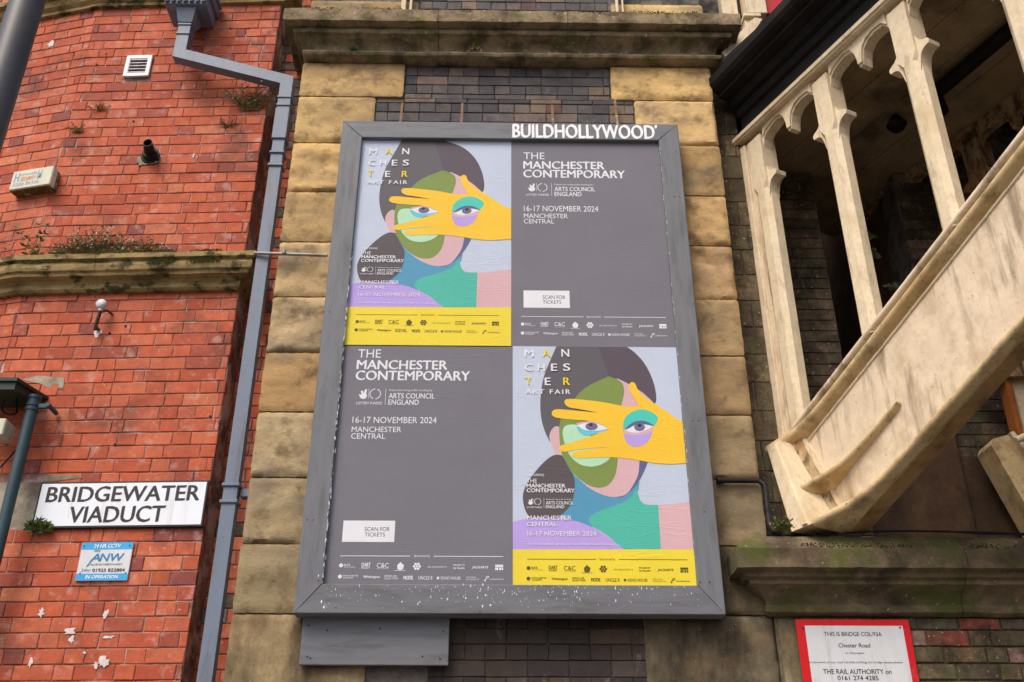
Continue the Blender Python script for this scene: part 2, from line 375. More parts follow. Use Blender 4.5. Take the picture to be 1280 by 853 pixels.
def lay(facet, u0, u1, z0, z1, bond, tone, course=.0855, L=.226, J=.0065, holes=(), seed=1, dep=.03, zbase=0):
    rnd = random.Random(seed); out = []
    r0 = int(math.floor((z0-zbase)/course)); r1 = int(math.ceil((z1-zbase)/course))
    H = L/2
    for r in range(r0, r1):
        za = zbase+r*course; zb = za+course-J
        za2, zb2 = max(za, z0), min(zb, z1)
        if zb2-za2 < .015: continue
        u = u0-rnd.uniform(0, .02)-(L if r % 2 else L*.25)
        k = rnd.randint(0, 1)+r
        if bond == 'english': u = u0-(L*.5 if (r//2) % 2 else 0)-.03
        while u < u1:
            if bond == 'english': wd = L if r % 2 == 0 else H
            elif bond == 'garden':
                wd = (L if k % 2 else H)
                if rnd.random() < .12: wd = L if wd == H else H
                if rnd.random() < .05: wd = L*.33
            else: wd = L if rnd.random() < .75 else H
            k += 1
            wdr = round(wd-J, 3)
            a, b = u, u+wdr
            u += wd
            a2, b2 = max(a, u0), min(b, u1)
            if b2-a2 < .02: continue
            if b2-a2 != wdr: wdr = round(b2-a2, 2)
            c_ = tone(rnd, (a2+b2)/2, za2); vr = rnd.randint(0, 3); of = rnd.uniform(-.0018, .0018)
            spans = [(a2, a2+wdr)]
            for h in holes:
                if min(zb2, h[3])-max(za2, h[2]) < .02: continue
                ns_ = []
                for p, q in spans:
                    if p >= h[1] or q <= h[0]: ns_.append((p, q)); continue
                    if h[0]-p > .02: ns_.append((p, h[0]-.003))
                    if q-h[1] > .02: ns_.append((h[1]+.003, q))
                spans = ns_
            for p, q in spans:
                out.append((facet, p, za2, q-p if len(spans) == 1 and p == a2 and q == a2+wdr else round(q-p, 2), round(zb2-za2, 3), c_, vr, of, dep))
    return out
def pxsize(b):
    f, u, z, wd, h = b[:5]; p = f.at(u+wd/2, z)-CAM
    d = p.dot(_F); q = (f.n.dot(p.normalized())); return abs(q)*wd*h/d**2*(1 if abs(p.dot(_R)/d*FPX) < 660 and abs(p.dot(_U)/d*FPX) < 450 else .2)
def put_bricks(bl, parents, mat_s, name='brick', joined_parent=None, limit=300):
    # parents: dict facet -> parent object
    bl = sorted(bl, key=lambda b: -pxsize(b))
    for b in bl[:limit]:
        f, u, z, wd, h, c, var, off, dep = b
        o = bpy.data.objects.new(name, brick_mesh(wd, h, dep, mat_s, var)); COL.objects.link(o)
        pa = parents[id(f)]; o.parent = pa
        o.location = f.at(u, z, off)-world(pa); o.rotation_euler = (random.uniform(-.006, .006), random.uniform(-.004, .004), f.ang); o.color = (*c, 1)
    if len(bl) > limit:
        mb = MB()
        for b in bl[limit:]:
            f, u, z, wd, h, c, var, off, dep = b
            v, fs = brick_geo(wd, h, dep, random.Random(var+int(u*100)))
            mb.faces([f.at(u+x, z+zz, off-y) for x, y, zz in v], fs, 0, c)
        o = mb.build('bricks', mat_s+'_joined', joined_parent); o['kind'] = 'stuff'
def pick(rnd, pal):
    r = rnd.random()*sum(p[0] for p in pal)
    for p in pal:
        r -= p[0]
        if r <= 0: break
    k = rnd.uniform(.91, 1.08); return tuple(min(1, v*k) for v in C(*p[1]))
RED = [(6, (186, 92, 60)), (5, (192, 101, 70)), (3, (176, 82, 54)), (1.5, (158, 78, 58)), (.7, (140, 72, 62)), (.5, (198, 114, 80))]
BLUE = [(5, (80, 75, 77)), (4, (93, 86, 84)), (2.5, (110, 97, 88)), (1.6, (62, 59, 63)), (1, (122, 104, 86)), (.5, (100, 70, 62))]
SOOT = [(4, (88, 76, 64)), (3, (104, 90, 74)), (2, (122, 106, 88)), (1, (72, 62, 54))]
MIXD = [(3, (112, 98, 74)), (3, (100, 88, 68)), (1.6, (142, 76, 62)), (.7, (150, 118, 108)), (2, (90, 78, 64)), (1.5, (122, 96, 70))]
BROWN = [(3, (112, 96, 72)), (2, (94, 80, 62)), (1, (128, 110, 84))]
TAR = [(3, (62, 52, 46)), (2, (52, 44, 42)), (1, (84, 66, 52)), (1, (74, 64, 58))]

# ================================================================== ground
g = MB(); g.box((-40, -1.9, -.02), (40, .5, 0)); tag(g.build('pavement', 'paving'), kind='structure')
g = MB(); g.box((-40, -2.04, -.3), (40, -1.9, -.004)); tag(g.build('kerb', 'kerb'), kind='structure')
g = MB(); g.poly([(-600, -600, -.13), (600, -600, -.13), (600, 600, -.13), (-600, 600, -.13)]); tag(g.build('road', 'asphalt'), kind='structure')

# ================================================================== red brick building
B0 = Vector((-1.70, .27, 0)); d1 = R(3.1)
front = Facet(B0, (math.cos(d1), -math.sin(d1)))            # u runs to the right; the corner is u = 0
B1 = B0+Vector((-math.cos(d1), math.sin(d1), 0))*1.44
d2 = R(14)
splay = Facet(B1, (math.cos(d2), -math.sin(d2)))
side = Facet(B0, (0, 1))                                     # return of the corner, facing the downpipe
side.n = Vector((1, 0, 0))
YR = .46
recess = Facet((-1.70, YR, 0), (1, 0))
bld = thing('brick_building', 'red brick building with stone string courses, left of the billboard', 'building', (-2.6, .4, 0))
ZB, ZT = 2.2, 8.3
def backing(name, fa, u0, u1, z0, z1, dep, m, parent, off=-.006):
    mb = MB(); a, b = fa.at(u0, z0, off), fa.at(u1, z0, off); a2, b2 = fa.at(u0, z0, off-dep), fa.at(u1, z0, off-dep)
    up = Vector((0, 0, z1-z0))
    mb.faces([a, b, b2, a2, a+up, b+up, b2+up, a2+up], [(0, 1, 2, 3), (4, 5, 6, 7), (0, 1, 5, 4), (1, 2, 6, 5), (2, 3, 7, 6), (3, 0, 4, 7)])
    return mb.build(name, m, parent)
wf = backing('wall', front, -1.44, 0, 0, ZT, .3, 'mortar', bld)
ws = backing('wall', splay, -3.0, 0, 0, ZT, .3, 'mortar', bld)
wr = backing('wall', recess, -.3, .30, 0, ZT, .2, 'dark_mortar', bld)
wd_ = MB(); wd_.box((-1.9, .29, 0), (-1.706, .6, ZT)); wside = wd_.build('wall', 'dark_mortar', bld)
sA = front.uz(50, 604); sB = front.uz(252, 662)
holes = [(-1.20, .0-.0, 3.385, 3.71), (-1.125, -.905, 6.86, 7.10), (-.79, -.68, 6.02, 6.14)]
holes_front = [(-1.44, -1.0, 3.40, 3.70), (-1.118, -.912, 6.88, 7.092), (-.80, -.70, 6.05, 6.15)]
tone_red = lambda r, u, z: pick(r, RED)
bl = lay(front, -1.44, 0, ZB, ZT, 'garden', tone_red, holes=holes_front, seed=3)
bl += lay(splay, -2.2, -.004, ZB, ZT, 'garden', lambda r, u, z: pick(r, RED), seed=5)
sidef = Facet((-1.70, .275, 0), (0, 1)); sidef.n = Vector((1, 0, 0)); sidef.ang = R(90)
def dk(k): return lambda r, u, z: tuple(v*k for v in pick(r, RED if r.random() < .8 else SOOT))
bl += lay(sidef, 0, .18, ZB, ZT, 'garden', dk(1.0), seed=9)
bl += lay(recess, 0, .26, ZB, ZT, 'garden', lambda r, u, z: tuple(v*1.0 for v in pick(r, RED if (z < 6.2 and r.random() < .9) or r.random() < .45 else SOOT)), seed=11)
put_bricks(bl, {id(front): wf, id(splay): ws, id(sidef): wside, id(recess): wr}, 'red_brick', joined_parent=bld)

# moulded stone courses: a profile (projection, height) carried round a path in plan
def course_run(path, profile, step=.03, amp=.002, joints=()):
    P = [Vector((p[0], p[1], 0)) for p in path]
    nrm = []
    for a, b in zip(P, P[1:]): d = (b-a).normalized(); nrm.append(Vector((d.y, -d.x, 0)))
    rings = []
    dist = 0
    for k, (a, b) in enumerate(zip(P, P[1:])):
        n0 = nrm[k]; L_ = (b-a).length; ns = max(1, int(L_/step))
        def corner(i):
            if i == 0: return nrm[0]
            if i == len(P)-1: return nrm[-1]
            m_ = (nrm[i-1]+nrm[i]); return m_*(1/(1+nrm[i-1].dot(nrm[i])))
        ca, cb = corner(k), corner(k+1)
        for s_ in range(ns+(1 if k == len(P)-2 else 0)):
            t = s_/ns; p = a.lerp(b, t)
            ring = []
            for j, (pr, z) in enumerate(profile):
                A = a+ca*pr; Bp = b+cb*pr; q = A.lerp(Bp, t)
                nz_ = noise.noise(Vector((q.x*9+3, q.y*9, z*9)))+.6*noise.noise(Vector((q.x*31, q.y*31, z*31)))
                q = q+n0*(nz_*amp)+Vector((0, 0, z+noise.noise(Vector((q.x*14, z*22, 5)))*amp*.8))
                for ju in joints:
                    if k == ju[0] and abs((q-a-ca*0).dot((b-a).normalized())-ju[1]) < .012: q = q-n0*.006
                ring.append(q)
            rings.append(ring)
    return rings
def course_stones(name, path, profile, cuts, mname, parent, amp=.002, gap=.004):
    # cuts: distances along the last long leg where a new stone begins
    mb_list = []
    for seg in cuts:
        mb = MB(); rings = course_run(seg, profile, .022, amp)
        mb.sweep(rings, 0, True, True)
        mb_list.append(mb.build(name, mname, parent, smooth=35, weld=True))
    return mb_list
LEDGE = [(-.06, 5.005), (.03, 5.005), (.045, 5.02), (.045, 5.055), (.06, 5.075), (.105, 5.085), (.11, 5.105), (.125, 5.115), (.135, 5.15), (.125, 5.18), (.15, 5.19), (.15, 5.225), (.10, 5.245), (-.06, 5.255)]
def fpt(fa, u): p = fa.at(u, 0); return (p.x, p.y)
lc = MB(); rl = thing
ledge = MB()
course_stones('ledge_stone', None, LEDGE, [[fpt(splay, -2.0), fpt(splay, -.8)], [fpt(splay, -.797), (B1.x, B1.y), fpt(front, -.93)], [fpt(front, -.927), (B0.x-.032, B0.y+.002), (B0.x-.032, B0.y+.30)]], 'ledge_stone', bld, .0035)
UP = [(p, z+2.60) for p, z in [(-.06, 5.0), (.03, 5.0), (.03, 5.03), (.06, 5.05), (.075, 5.09), (.075, 5.10), (.11, 5.11), (.11, 5.16), (-.06, 5.2)]]
course_stones('ledge_stone', None, UP, [[fpt(splay, -2.0), fpt(splay, -1.0)], [fpt(splay, -.997), (B1.x, B1.y), fpt(front, -.6)], [fpt(front, -.597), (B0.x+.005, B0.y), (B0.x+.005, B0.y+.30)]], 'ledge_stone', bld, .002)
# cement patches on the brickwork
def blob_patch(fa, cu, cz, ru, rz, off, rough=.3, n=18, seed=0):
    rnd = random.Random(seed); pts = []
    for k in range(n):
        a = 2*math.pi*k/n; r = 1+rnd.uniform(-rough, rough)
        pts.append((cu+ru*r*math.cos(a), cz+rz*r*math.sin(a)))
    mb = MB(); mb.prism([fa.at(u, z, off) for u, z in pts], -fa.n*.006); return mb
pm = MB(); pts = [(-1.16, 3.39), (-.98, 3.395), (-.98, 3.705), (-1.01, 3.735), (-.86, 3.742), (-.84, 3.715), (-1.0, 3.70), (-1.16, 3.74), (-1.20, 3.66), (-1.17, 3.5)]
pm.prism([front.at(u, z, -.004) for u, z in [(-1.44, 3.39), (-.98, 3.39), (-.98, 3.705), (-1.44, 3.705)]], -front.n*.02)
pm.build('cement_patch', 'cement', bld)
pm = MB(); pm.prism([front.at(u, z, .002) for u, z in [(-1.02, 3.70), (-.99, 3.745), (-.80, 3.742), (-.78, 3.728), (-.9, 3.712)]], -front.n*.012); pm.build('cement_patch', 'cement', bld)
hz = front.uz(46, 478)
pm = MB(); pm.prism([front.at(hz[0]+u, hz[1]+z, .002) for u, z in [(-.10, .02), (.0, .045), (.10, .035), (.17, .03), (.18, -.05), (.09, -.04), (.02, -.01)]], -front.n*.012); pm.build('cement_patch', 'cement', bld)
for (x, y, a, b) in [(52, 767, .02, .034), (133, 768, .018, .03), (88, 790, .04, .026), (90, 800, .02, .03), (137, 797, .04, .01), (106, 816, .01, .01), (39, 828, .02, .034), (129, 828, .04, .034), (120, 832, .02, .02), (242, 195, .012, .02), (243, 108, .01, .016)]:
    u, z = front.uz(x, y); blob_patch(front, u, z, a*.72, b*.72, .004, .55, 15, int(x)).build('paint_splash', 'patch_white', bld)
for (x, y) in [(64, 55)]:
    u, z = splay.uz(x, y); blob_patch(splay, u, z, .03, .03, .004, .4, 14, 3).build('filled_hole', 'patch_white', bld)
for (x, y) in [(157, 408), (263, 521), (144, 556), (254, 50), (288, 36), (311, 36), (137, 417), (121, 81), (133, 68), (167, 152)]:
    u, z = front.uz(x, y); mb = MB(); mb.prism([front.at(u+.008*math.cos(k*.9), z+.009*math.sin(k*.9), .003) for k in range(7)], -front.n*.004); mb.build('drill_hole', 'dark_gap', bld)

# ================================================================== stone pilaster with brick panel
YS, YBK = .13, .15
XL, XR = -1.44, 1.545
pil = thing('stone_pilaster', 'rusticated sandstone pier with dark brick panel and moulded cornice behind the billboard', 'pier', (0, .4, 0))
g = MB(); g.box((XL+.02, YBK+.011, 0), (XR-.02, .62, 8.4)); pbody = g.build('core', 'dark_mortar', pil)
def stone_block(x0, x1, z0, z1, yf, ydep, col, mname, parent, rock=.012, seed=0, right_open=False):
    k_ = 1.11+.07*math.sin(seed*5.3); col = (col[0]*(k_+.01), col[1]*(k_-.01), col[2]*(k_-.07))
    nx = max(4, int((x1-x0)/.02)); nz_ = max(4, int((z1-z0)/.02)); mb = MB(); g_ = .0035
    x0 += g_; x1 -= g_; z0 += g_; z1 -= g_
    grid = []
    for j in range(nz_+1):
        for i in range(nx+1):
            u = i/nx; v = j/nz_
            x = x0+(x1-x0)*u; z = z0+(z1-z0)*v
            ed = min(u*(x1-x0), (1-u)*(x1-x0), v*(z1-z0), (1-v)*(z1-z0))
            f = min(1, ed/.013); f = math.sqrt(1-(1-f)**2)*.85+.15*min(1, ed/.05)
            d = rock*f+rock*.8*f*noise.noise(Vector((x*6+seed, z*9, seed*1.3)))+rock*.35*noise.noise(Vector((x*22, z*26, seed)))*f+rock*.25*noise.noise(Vector((x*55+seed, z*60, seed)))*f
            # rounded corners
            cu = .013; dx = max(0, cu-min(u, 1-u)*(x1-x0)); dz = max(0, cu-min(v, 1-v)*(z1-z0))
            if dx > 0 and dz > 0:
                k = math.hypot(dx, dz)
                if k > cu*.9:
                    s_ = (cu*.9)/k; sx = 1 if u < .5 else -1; sz = 1 if v < .5 else -1
                    x += sx*dx*(1-s_)*.9; z += sz*dz*(1-s_)*.9
            wob = .005
            if i in (0, nx): x += wob*noise.noise(Vector((z*30, seed, 2)))
            if j in (0, nz_): z += wob*noise.noise(Vector((x*30, seed, 7)))
            grid.append(Vector((x, yf+rock*.9-d, z)))
    fs = [(j*(nx+1)+i, j*(nx+1)+i+1, (j+1)*(nx+1)+i+1, (j+1)*(nx+1)+i) for j in range(nz_) for i in range(nx)]
    rim = [i for i in range(nx+1)]+[j*(nx+1)+nx for j in range(1, nz_+1)]+[nz_*(nx+1)+i for i in range(nx-1, -1, -1)]+[j*(nx+1) for j in range(nz_-1, 0, -1)]
    nb = len(grid); vs = grid+[Vector((grid[i].x, ydep, grid[i].z)) for i in rim]
    m_ = len(rim)
    for k in range(m_): fs.append((rim[k], nb+k, nb+(k+1) % m_, rim[(k+1) % m_]))
    mb.faces(vs, fs)
    o = mb.build('stone_block', mname, parent, smooth=50); o.color = (*C(*col), 1); return o
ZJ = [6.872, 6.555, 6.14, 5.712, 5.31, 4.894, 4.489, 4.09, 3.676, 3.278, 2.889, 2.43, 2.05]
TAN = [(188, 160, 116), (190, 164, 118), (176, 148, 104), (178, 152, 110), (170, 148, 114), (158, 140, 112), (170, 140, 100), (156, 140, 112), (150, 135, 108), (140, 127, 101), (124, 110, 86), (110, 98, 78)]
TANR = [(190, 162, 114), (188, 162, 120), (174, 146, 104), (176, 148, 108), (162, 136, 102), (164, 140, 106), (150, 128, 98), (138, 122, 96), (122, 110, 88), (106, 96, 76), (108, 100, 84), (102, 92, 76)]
LRE = [-.69, -.885]; RLE = [.805, .965]
for k in range(12):
    sooty = k >= 9
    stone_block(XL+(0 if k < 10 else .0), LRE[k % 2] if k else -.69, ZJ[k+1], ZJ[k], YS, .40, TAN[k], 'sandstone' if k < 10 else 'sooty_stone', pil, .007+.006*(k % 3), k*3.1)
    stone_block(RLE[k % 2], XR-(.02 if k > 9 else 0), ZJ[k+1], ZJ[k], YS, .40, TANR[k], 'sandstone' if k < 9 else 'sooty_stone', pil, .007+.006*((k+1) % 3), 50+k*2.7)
for (x0, x1, c) in [(XL, -.62, (150, 132, 100)), (.84, XR, (196, 172, 124))]:
    stone_block(x0, x1, 7.19, 7.5, YS, .40, c, 'sandstone', pil, .008, x0*7)
panel = Facet((0, YBK, 0), (1, 0))
tb = lambda r, u, z: tuple(v*(1 if z > 5 else .62) for v in pick(r, BLUE))
bl = []
bl += lay(panel, -.682, .797, 6.555, 6.872, 'english', tb, seed=21, zbase=.02)
bl += lay(panel, -.877, .957, 6.2, 6.555, 'english', tb, seed=22, zbase=.02)
bl += lay(panel, -.36, .82, 2.05, 2.885, 'english', lambda r, u, z: pick(r, TAR), seed=23, J=.005)
bl += lay(panel, -.60, .82, 7.18, 7.7, 'english', tb, seed=24)
put_bricks(bl, {id(panel): pbody}, 'dark_brick', joined_parent=pil)
# cornice
CORN = [(-.05, 6.872), (.05, 6.872), (.075, 6.879), (.084, 6.895), (.078, 6.912), (.055, 6.920), (.046, 6.935), (.048, 6.955), (.062, 6.985), (.085, 7.005), (.115, 7.015), (.12, 7.02), (.145, 7.022), (.152, 7.035), (.152, 7.055), (.142, 7.066), (.145, 7.072), (.215, 7.075), (.218, 7.09), (.216, 7.185), (.20, 7.2), (-.05, 7.215)]
course_stones('cornice_stone', None, CORN, [[(XL+.09, .45), (XL+.09, YS), (-.452, YS)], [(-.448, YS), (.488, YS)], [(.492, YS), (XR-.01, YS), (XR-.01, .45)]], 'cornice_stone', pil, .006)
# white timber slats standing on the cornice
for (x, wd) in [(505, .035), (514, .02), (771, .02), (778, .012)]:
    p = onY(x, 6, .1); mb = MB(); mb.box((p.x-wd/2, .08, 7.13), (p.x+wd/2, .12, 7.7), bev=.004); mb.build('timber_slat', 'cream_paint', pil)

# ================================================================== billboard
bb = thing('billboard', 'large grey timber billboard with four art fair posters, fixed to the stone pier', 'billboard', (0, .05, 0))
XO0, XO1, ZO0, ZO1 = -1.0774, 1.2327, 2.8618, 6.2176
XI0, XI1, ZI0, ZI1 = XO0+.141, XO1-.139, ZO0+.157, ZO1-.143
g = MB(); g.box((XO0+.03, .032, ZO0+.03), (XO1-.03, YBK-.02, ZO1-.03)); back = g.build('backing_board', 'dark_gap', bb)
def mitre(pts, name_m):
    mb = MB(); n = 4; f = [Vector((x, 0, z)) for x, z in pts]; cx = sum(p.x for p in f)/4; cz = sum(p.z for p in f)/4
    ins = []
    for p in f:
        d = Vector((cx-p.x, 0, cz-p.z)); d = Vector((math.copysign(.004, d.x), 0, math.copysign(.004, d.z))); ins.append(p+d)
    bkv = [p+Vector((0, .11, 0)) for p in f]; mid = [p+Vector((0, .004, 0)) for p in f]
    mb.faces(ins+mid+bkv, [(0, 1, 2, 3)]+[(k, (k+1) % 4, 4+(k+1) % 4, 4+k) for k in range(4)]+[(4+k, 4+(k+1) % 4, 8+(k+1) % 4, 8+k) for k in range(4)]+[(8, 9, 10, 11)])
    return mb.build('frame_board', name_m, bb)
gq = .0015
mitre([(XO0, ZO0), (XI0, ZI0), (XI0, ZI1), (XO0, ZO1)], 'frame_paint')
mitre([(XO1, ZO0), (XO1, ZO1), (XI1, ZI1), (XI1, ZI0)], 'frame_paint')
ftop = mitre([(XO0+gq, ZO1), (XI0+gq, ZI1), (XI1-gq, ZI1), (XO1-gq, ZO1)], 'frame_paint_across')
fbot = mitre([(XO0+gq, ZO0), (XO1-gq, ZO0), (XI1-gq, ZI0), (XI0+gq, ZI0)], 'frame_paint_across')
# joint shadows of the mitres are real gaps; nail heads
g = MB()
for (x, y) in [(405, 390), (412, 390), (434, 312), (441, 312), (384, 650), (392, 650), (440, 161), (510, 158), (806, 170), (826, 171), (843, 246), (849, 246), (845, 190), (866, 526), (873, 526), (881, 640), (875, 728), (887, 728), (398, 726), (420, 760), (600, 765), (867, 380)]:
    p = onY(x, y, -.001); g.prism([(p.x+.004*math.cos(k), -.0012, p.z+.004*math.sin(k)) for k in [i*1.05 for i in range(6)]], (0, .003, 0))
g.build('nail_heads', 'dark_gap', bb)
# stencilled name on the top board
g = MB(); a = onY(641, 172.5, 0); b = onY(817, 158, 0)
letters(g, 'BUILDHOLLYWOOD', a.x, a.z+.002, b.x, b.z+.006, lambda u, v: Vector((u, -.0014, v)), bold=.045)
letters(g, "'", b.x+.008, b.z-.02, b.x+.02, b.z+.008, lambda u, v: Vector((u, -.0014, v)), bold=.03)
build_letters(g, 'plain_white', ftop)
# posters ----------------------------------------------------------
YP = .030; DY = .00013
xm1 = onY(639, 300, YP).x; xm2 = onY(641, 600, YP).x; zmid = onY(745, 434.5, YP).z
RECT = {1: (XI0, xm1, zmid+.004, ZI1), 2: (xm1, XI1, zmid+.004, ZI1), 3: (XI0, xm2, ZI0, zmid), 4: (xm2, XI1, ZI0, zmid+.004)}
def clip(poly, rect):
    x0, x1, z0, z1 = rect
    for ax, lim, sg in ((0, x0, 1), (0, x1, -1), (1, z0, 1), (1, z1, -1)):
        out = []; n = len(poly)
        for k in range(n):
            a, b = poly[k], poly[(k+1) % n]
            ia, ib = (a[ax]-lim)*sg >= 0, (b[ax]-lim)*sg >= 0
            if ia: out.append(a)
            if ia != ib:
                t = (lim-a[ax])/(b[ax]-a[ax]); out.append((a[0]+(b[0]-a[0])*t, a[1]+(b[1]-a[1])*t))
        poly = out
        if not poly: return []
    return poly
def smooth_poly(pts, it=2):
    # corner cutting that keeps points marked sharp (third value)
    for _ in range(it):
        out = []; n = len(pts)
        for k in range(n):
            a, b, c = pts[k-1], pts[k], pts[(k+1) % n]
            if len(b) > 2: out.append(b); continue
            out.append((b[0]*.75+a[0]*.25, b[1]*.75+a[1]*.25)); out.append((b[0]*.75+c[0]*.25, b[1]*.75+c[1]*.25))
        pts = out
    return pts
def ell(cx, cy, rx, ry, n=20): return [(cx+rx*math.cos(2*math.pi*k/n), cy+ry*math.sin(2*math.pi*k/n)) for k in range(n)]
S = 1
ART = [  # (ink, outline, smooth) in a sheet measured 5.333 to the photo pixel from (640,430)
 ('hair_dark', [(330, -60, S), (250, 120), (205, 230), (187, 370), (190, 480), (215, 580), (250, 650, S), (420, 600, S), (940, 400, S), (962, 395), (962, 330), (940, 240), (900, 155), (850, 85), (760, 10), (560, -50)], 2),
 ('hair_light', [(330, -60, S), (250, 120), (205, 230), (187, 370), (190, 480), (215, 580), (250, 650, S), (420, 600, S), (420, 365, S), (500, 285), (645, 218, S), (610, 110), (580, 35), (555, -50, S)], 2),
 ('p_pink', [(700, 230, S), (760, 258), (860, 315), (940, 388, S), (940, 430, S), (700, 430, S)], 1),
 ('p_green', [(415, 370, S), (450, 325), (510, 278), (580, 245), (645, 217, S), (700, 235), (738, 262), (750, 310), (742, 365), (722, 430, S), (500, 430, S)], 2),
 ('p_pink', [(268, 562), (300, 545), (325, 565), (330, 620), (325, 680), (340, 745), (318, 757), (290, 742), (262, 672), (244, 615)], 2),
 ('p_blue', [(330, 745, S), (418, 880, S), (500, 950), (600, 985), (720, 990), (800, 900), (850, 920, S), (840, 1000), (700, 1100), (540, 1240), (420, 1200, S), (330, 1135, S), (390, 1000)], 1),
 ('p_slate', [(840, 770, S), (905, 790, S), (882, 850), (840, 930), (790, 985), (730, 1025, S), (690, 1025, S), (780, 960), (830, 880)], 2),
 ('p_pink', [(690, 740, S), (850, 775, S), (845, 870), (805, 950), (765, 1005), (705, 1023), (640, 1020), (560, 990), (490, 945, S), (640, 900, S)], 2),
 ('p_green', [(325, 500, S), (430, 500, S), (700, 600, S), (705, 770, S), (700, 830), (685, 890), (645, 945), (590, 963), (530, 955), (460, 912), (410, 868), (365, 800), (335, 745), (320, 680), (312, 560)], 2),
 ('p_mint', [(335, 590), (348, 548), (390, 537), (440, 540), (500, 600, S), (640, 700, S), (662, 755), (620, 795), (560, 817), (510, 820), (450, 806), (400, 765), (370, 720), (345, 650)], 2),
 ('p_teal', [(830, 948, S), (838, 1000), (858, 1052), (888, 1074), (975, 1074, S), (997, 1440, S), (745, 1440, S), (700, 1330), (620, 1262), (530, 1215), (508, 1180), (525, 1143), (580, 1115), (680, 1082), (770, 1045), (812, 1000)], 2),
 ('p_pink', [(975, 1074, S), (1080, 1068), (1300, 1035, S), (1300, 1440, S), (997, 1440, S)], 1),
 ('blob', [(285, 736), (335, 745, S), (380, 830), (418, 890), (418, 990), (392, 1078), (330, 1140, S), (300, 1170, S), (130, 1170, S), (92, 1125), (72, 1055), (72, 995), (100, 925), (160, 845), (225, 775)], 2),
 ('p_lav', [(-60, 1210, S), (60, 1172), (150, 1155), (260, 1160), (400, 1175), (500, 1205), (600, 1258), (680, 1318), (760, 1380, S), (760, 1440, S), (-60, 1440, S)], 2),
 ('p_pink', [(428, 532, S), (500, 515), (570, 522), (645, 568, S), (600, 600), (470, 600)], 1),
 ('p_cyan', [(428, 552, S), (445, 590), (490, 617), (545, 605), (645, 570, S), (540, 560)], 1),
 ('p_white', [(436, 545, S), (490, 528), (560, 528), (645, 567, S), (560, 582), (480, 578)], 1),
 ('p_hand', [(345, 390), (356, 370), (400, 367), (520, 378), (640, 395), (740, 417), (815, 422, S), (850, 412), (805, 350), (775, 292), (784, 262), (802, 254), (822, 264), (834, 302), (872, 350), (930, 388), (1000, 430), (1100, 500), (1150, 535), (1320, 540, S), (1320, 790, S), (1180, 792), (1100, 802), (1040, 804), (940, 795), (860, 780), (780, 768), (700, 757), (560, 758), (440, 765), (398, 752), (398, 730), (450, 716), (640, 688, S), (450, 704), (375, 718, S), (335, 722), (310, 700), (325, 678), (370, 668), (450, 642), (560, 605), (645, 573, S), (600, 535), (520, 515), (430, 508), (330, 500), (278, 490), (260, 466), (275, 441), (310, 436), (380, 442), (480, 452), (575, 460, S), (450, 436), (370, 425)], 2),
 ('p_aqua', [(742, 600, S), (738, 560), (745, 500), (790, 455), (860, 434), (925, 450), (985, 495), (945, 552, S), (890, 520), (850, 514), (800, 532), (765, 575)], 2),
 ('p_pink', [(742, 565, S), (850, 570, S), (942, 550, S), (935, 595, S), (850, 625), (745, 615, S)], 1),
 ('p_lav', [(744, 600, S), (840, 612), (935, 588, S), (920, 640), (880, 675), (830, 692), (780, 680), (752, 640)], 2),
 ('p_slate', [(745, 572, S), (800, 526), (850, 511), (905, 520), (948, 548, S), (900, 556), (850, 545), (800, 560)], 1),
 ('p_white', [(758, 580, S), (810, 546), (850, 535), (900, 540), (945, 552, S), (900, 574), (840, 597), (790, 592)], 1),
 ('p_eye', ell(530, 552, 41, 25), 0), ('p_eye', ell(850, 557, 36, 27), 0), ('p_pupil', ell(524, 540, 14, 10), 0), ('p_pupil', ell(850, 545, 13, 11), 0),
 ('p_band', [(-200, 1372, S), (1400, 1372, S), (1400, 1800, S), (-200, 1800, S)], 0),
]
off1 = (onY(462, 187, YP).x-onY(656, 444, YP).x, onY(539, 384.5, YP).z-onY(755, 687, YP).z)
def art_pt(X, Y, which):
    p = onY(640+X/5.333, 430+Y/5.333, YP)
    return (p.x, p.z) if which == 4 else (p.x+off1[0], p.z+off1[1])
def pbox(x0, y0, x1, y1):
    xm, ym = (x0+x1)/2, (y0+y1)/2
    return (onY(x0, ym, YP).x, onY(xm, y1, YP).z, onY(x1, ym, YP).x, onY(xm, y0, YP).z)
def abox(X0, Y0, X1, Y1, which):
    Xm, Ym = (X0+X1)/2, (Y0+Y1)/2
    return (art_pt(X0, Ym, which)[0], art_pt(Xm, Y1, which)[1], art_pt(X1, Ym, which)[0], art_pt(Xm, Y0, which)[1])
def flat(mb, pts, lay_, mi=0): mb.poly([Vector((x, YP-DY*lay_, z)) for x, z in pts], mi)
TL = 34
def tfr(u, v): return Vector((u, YP-DY*TL, v))
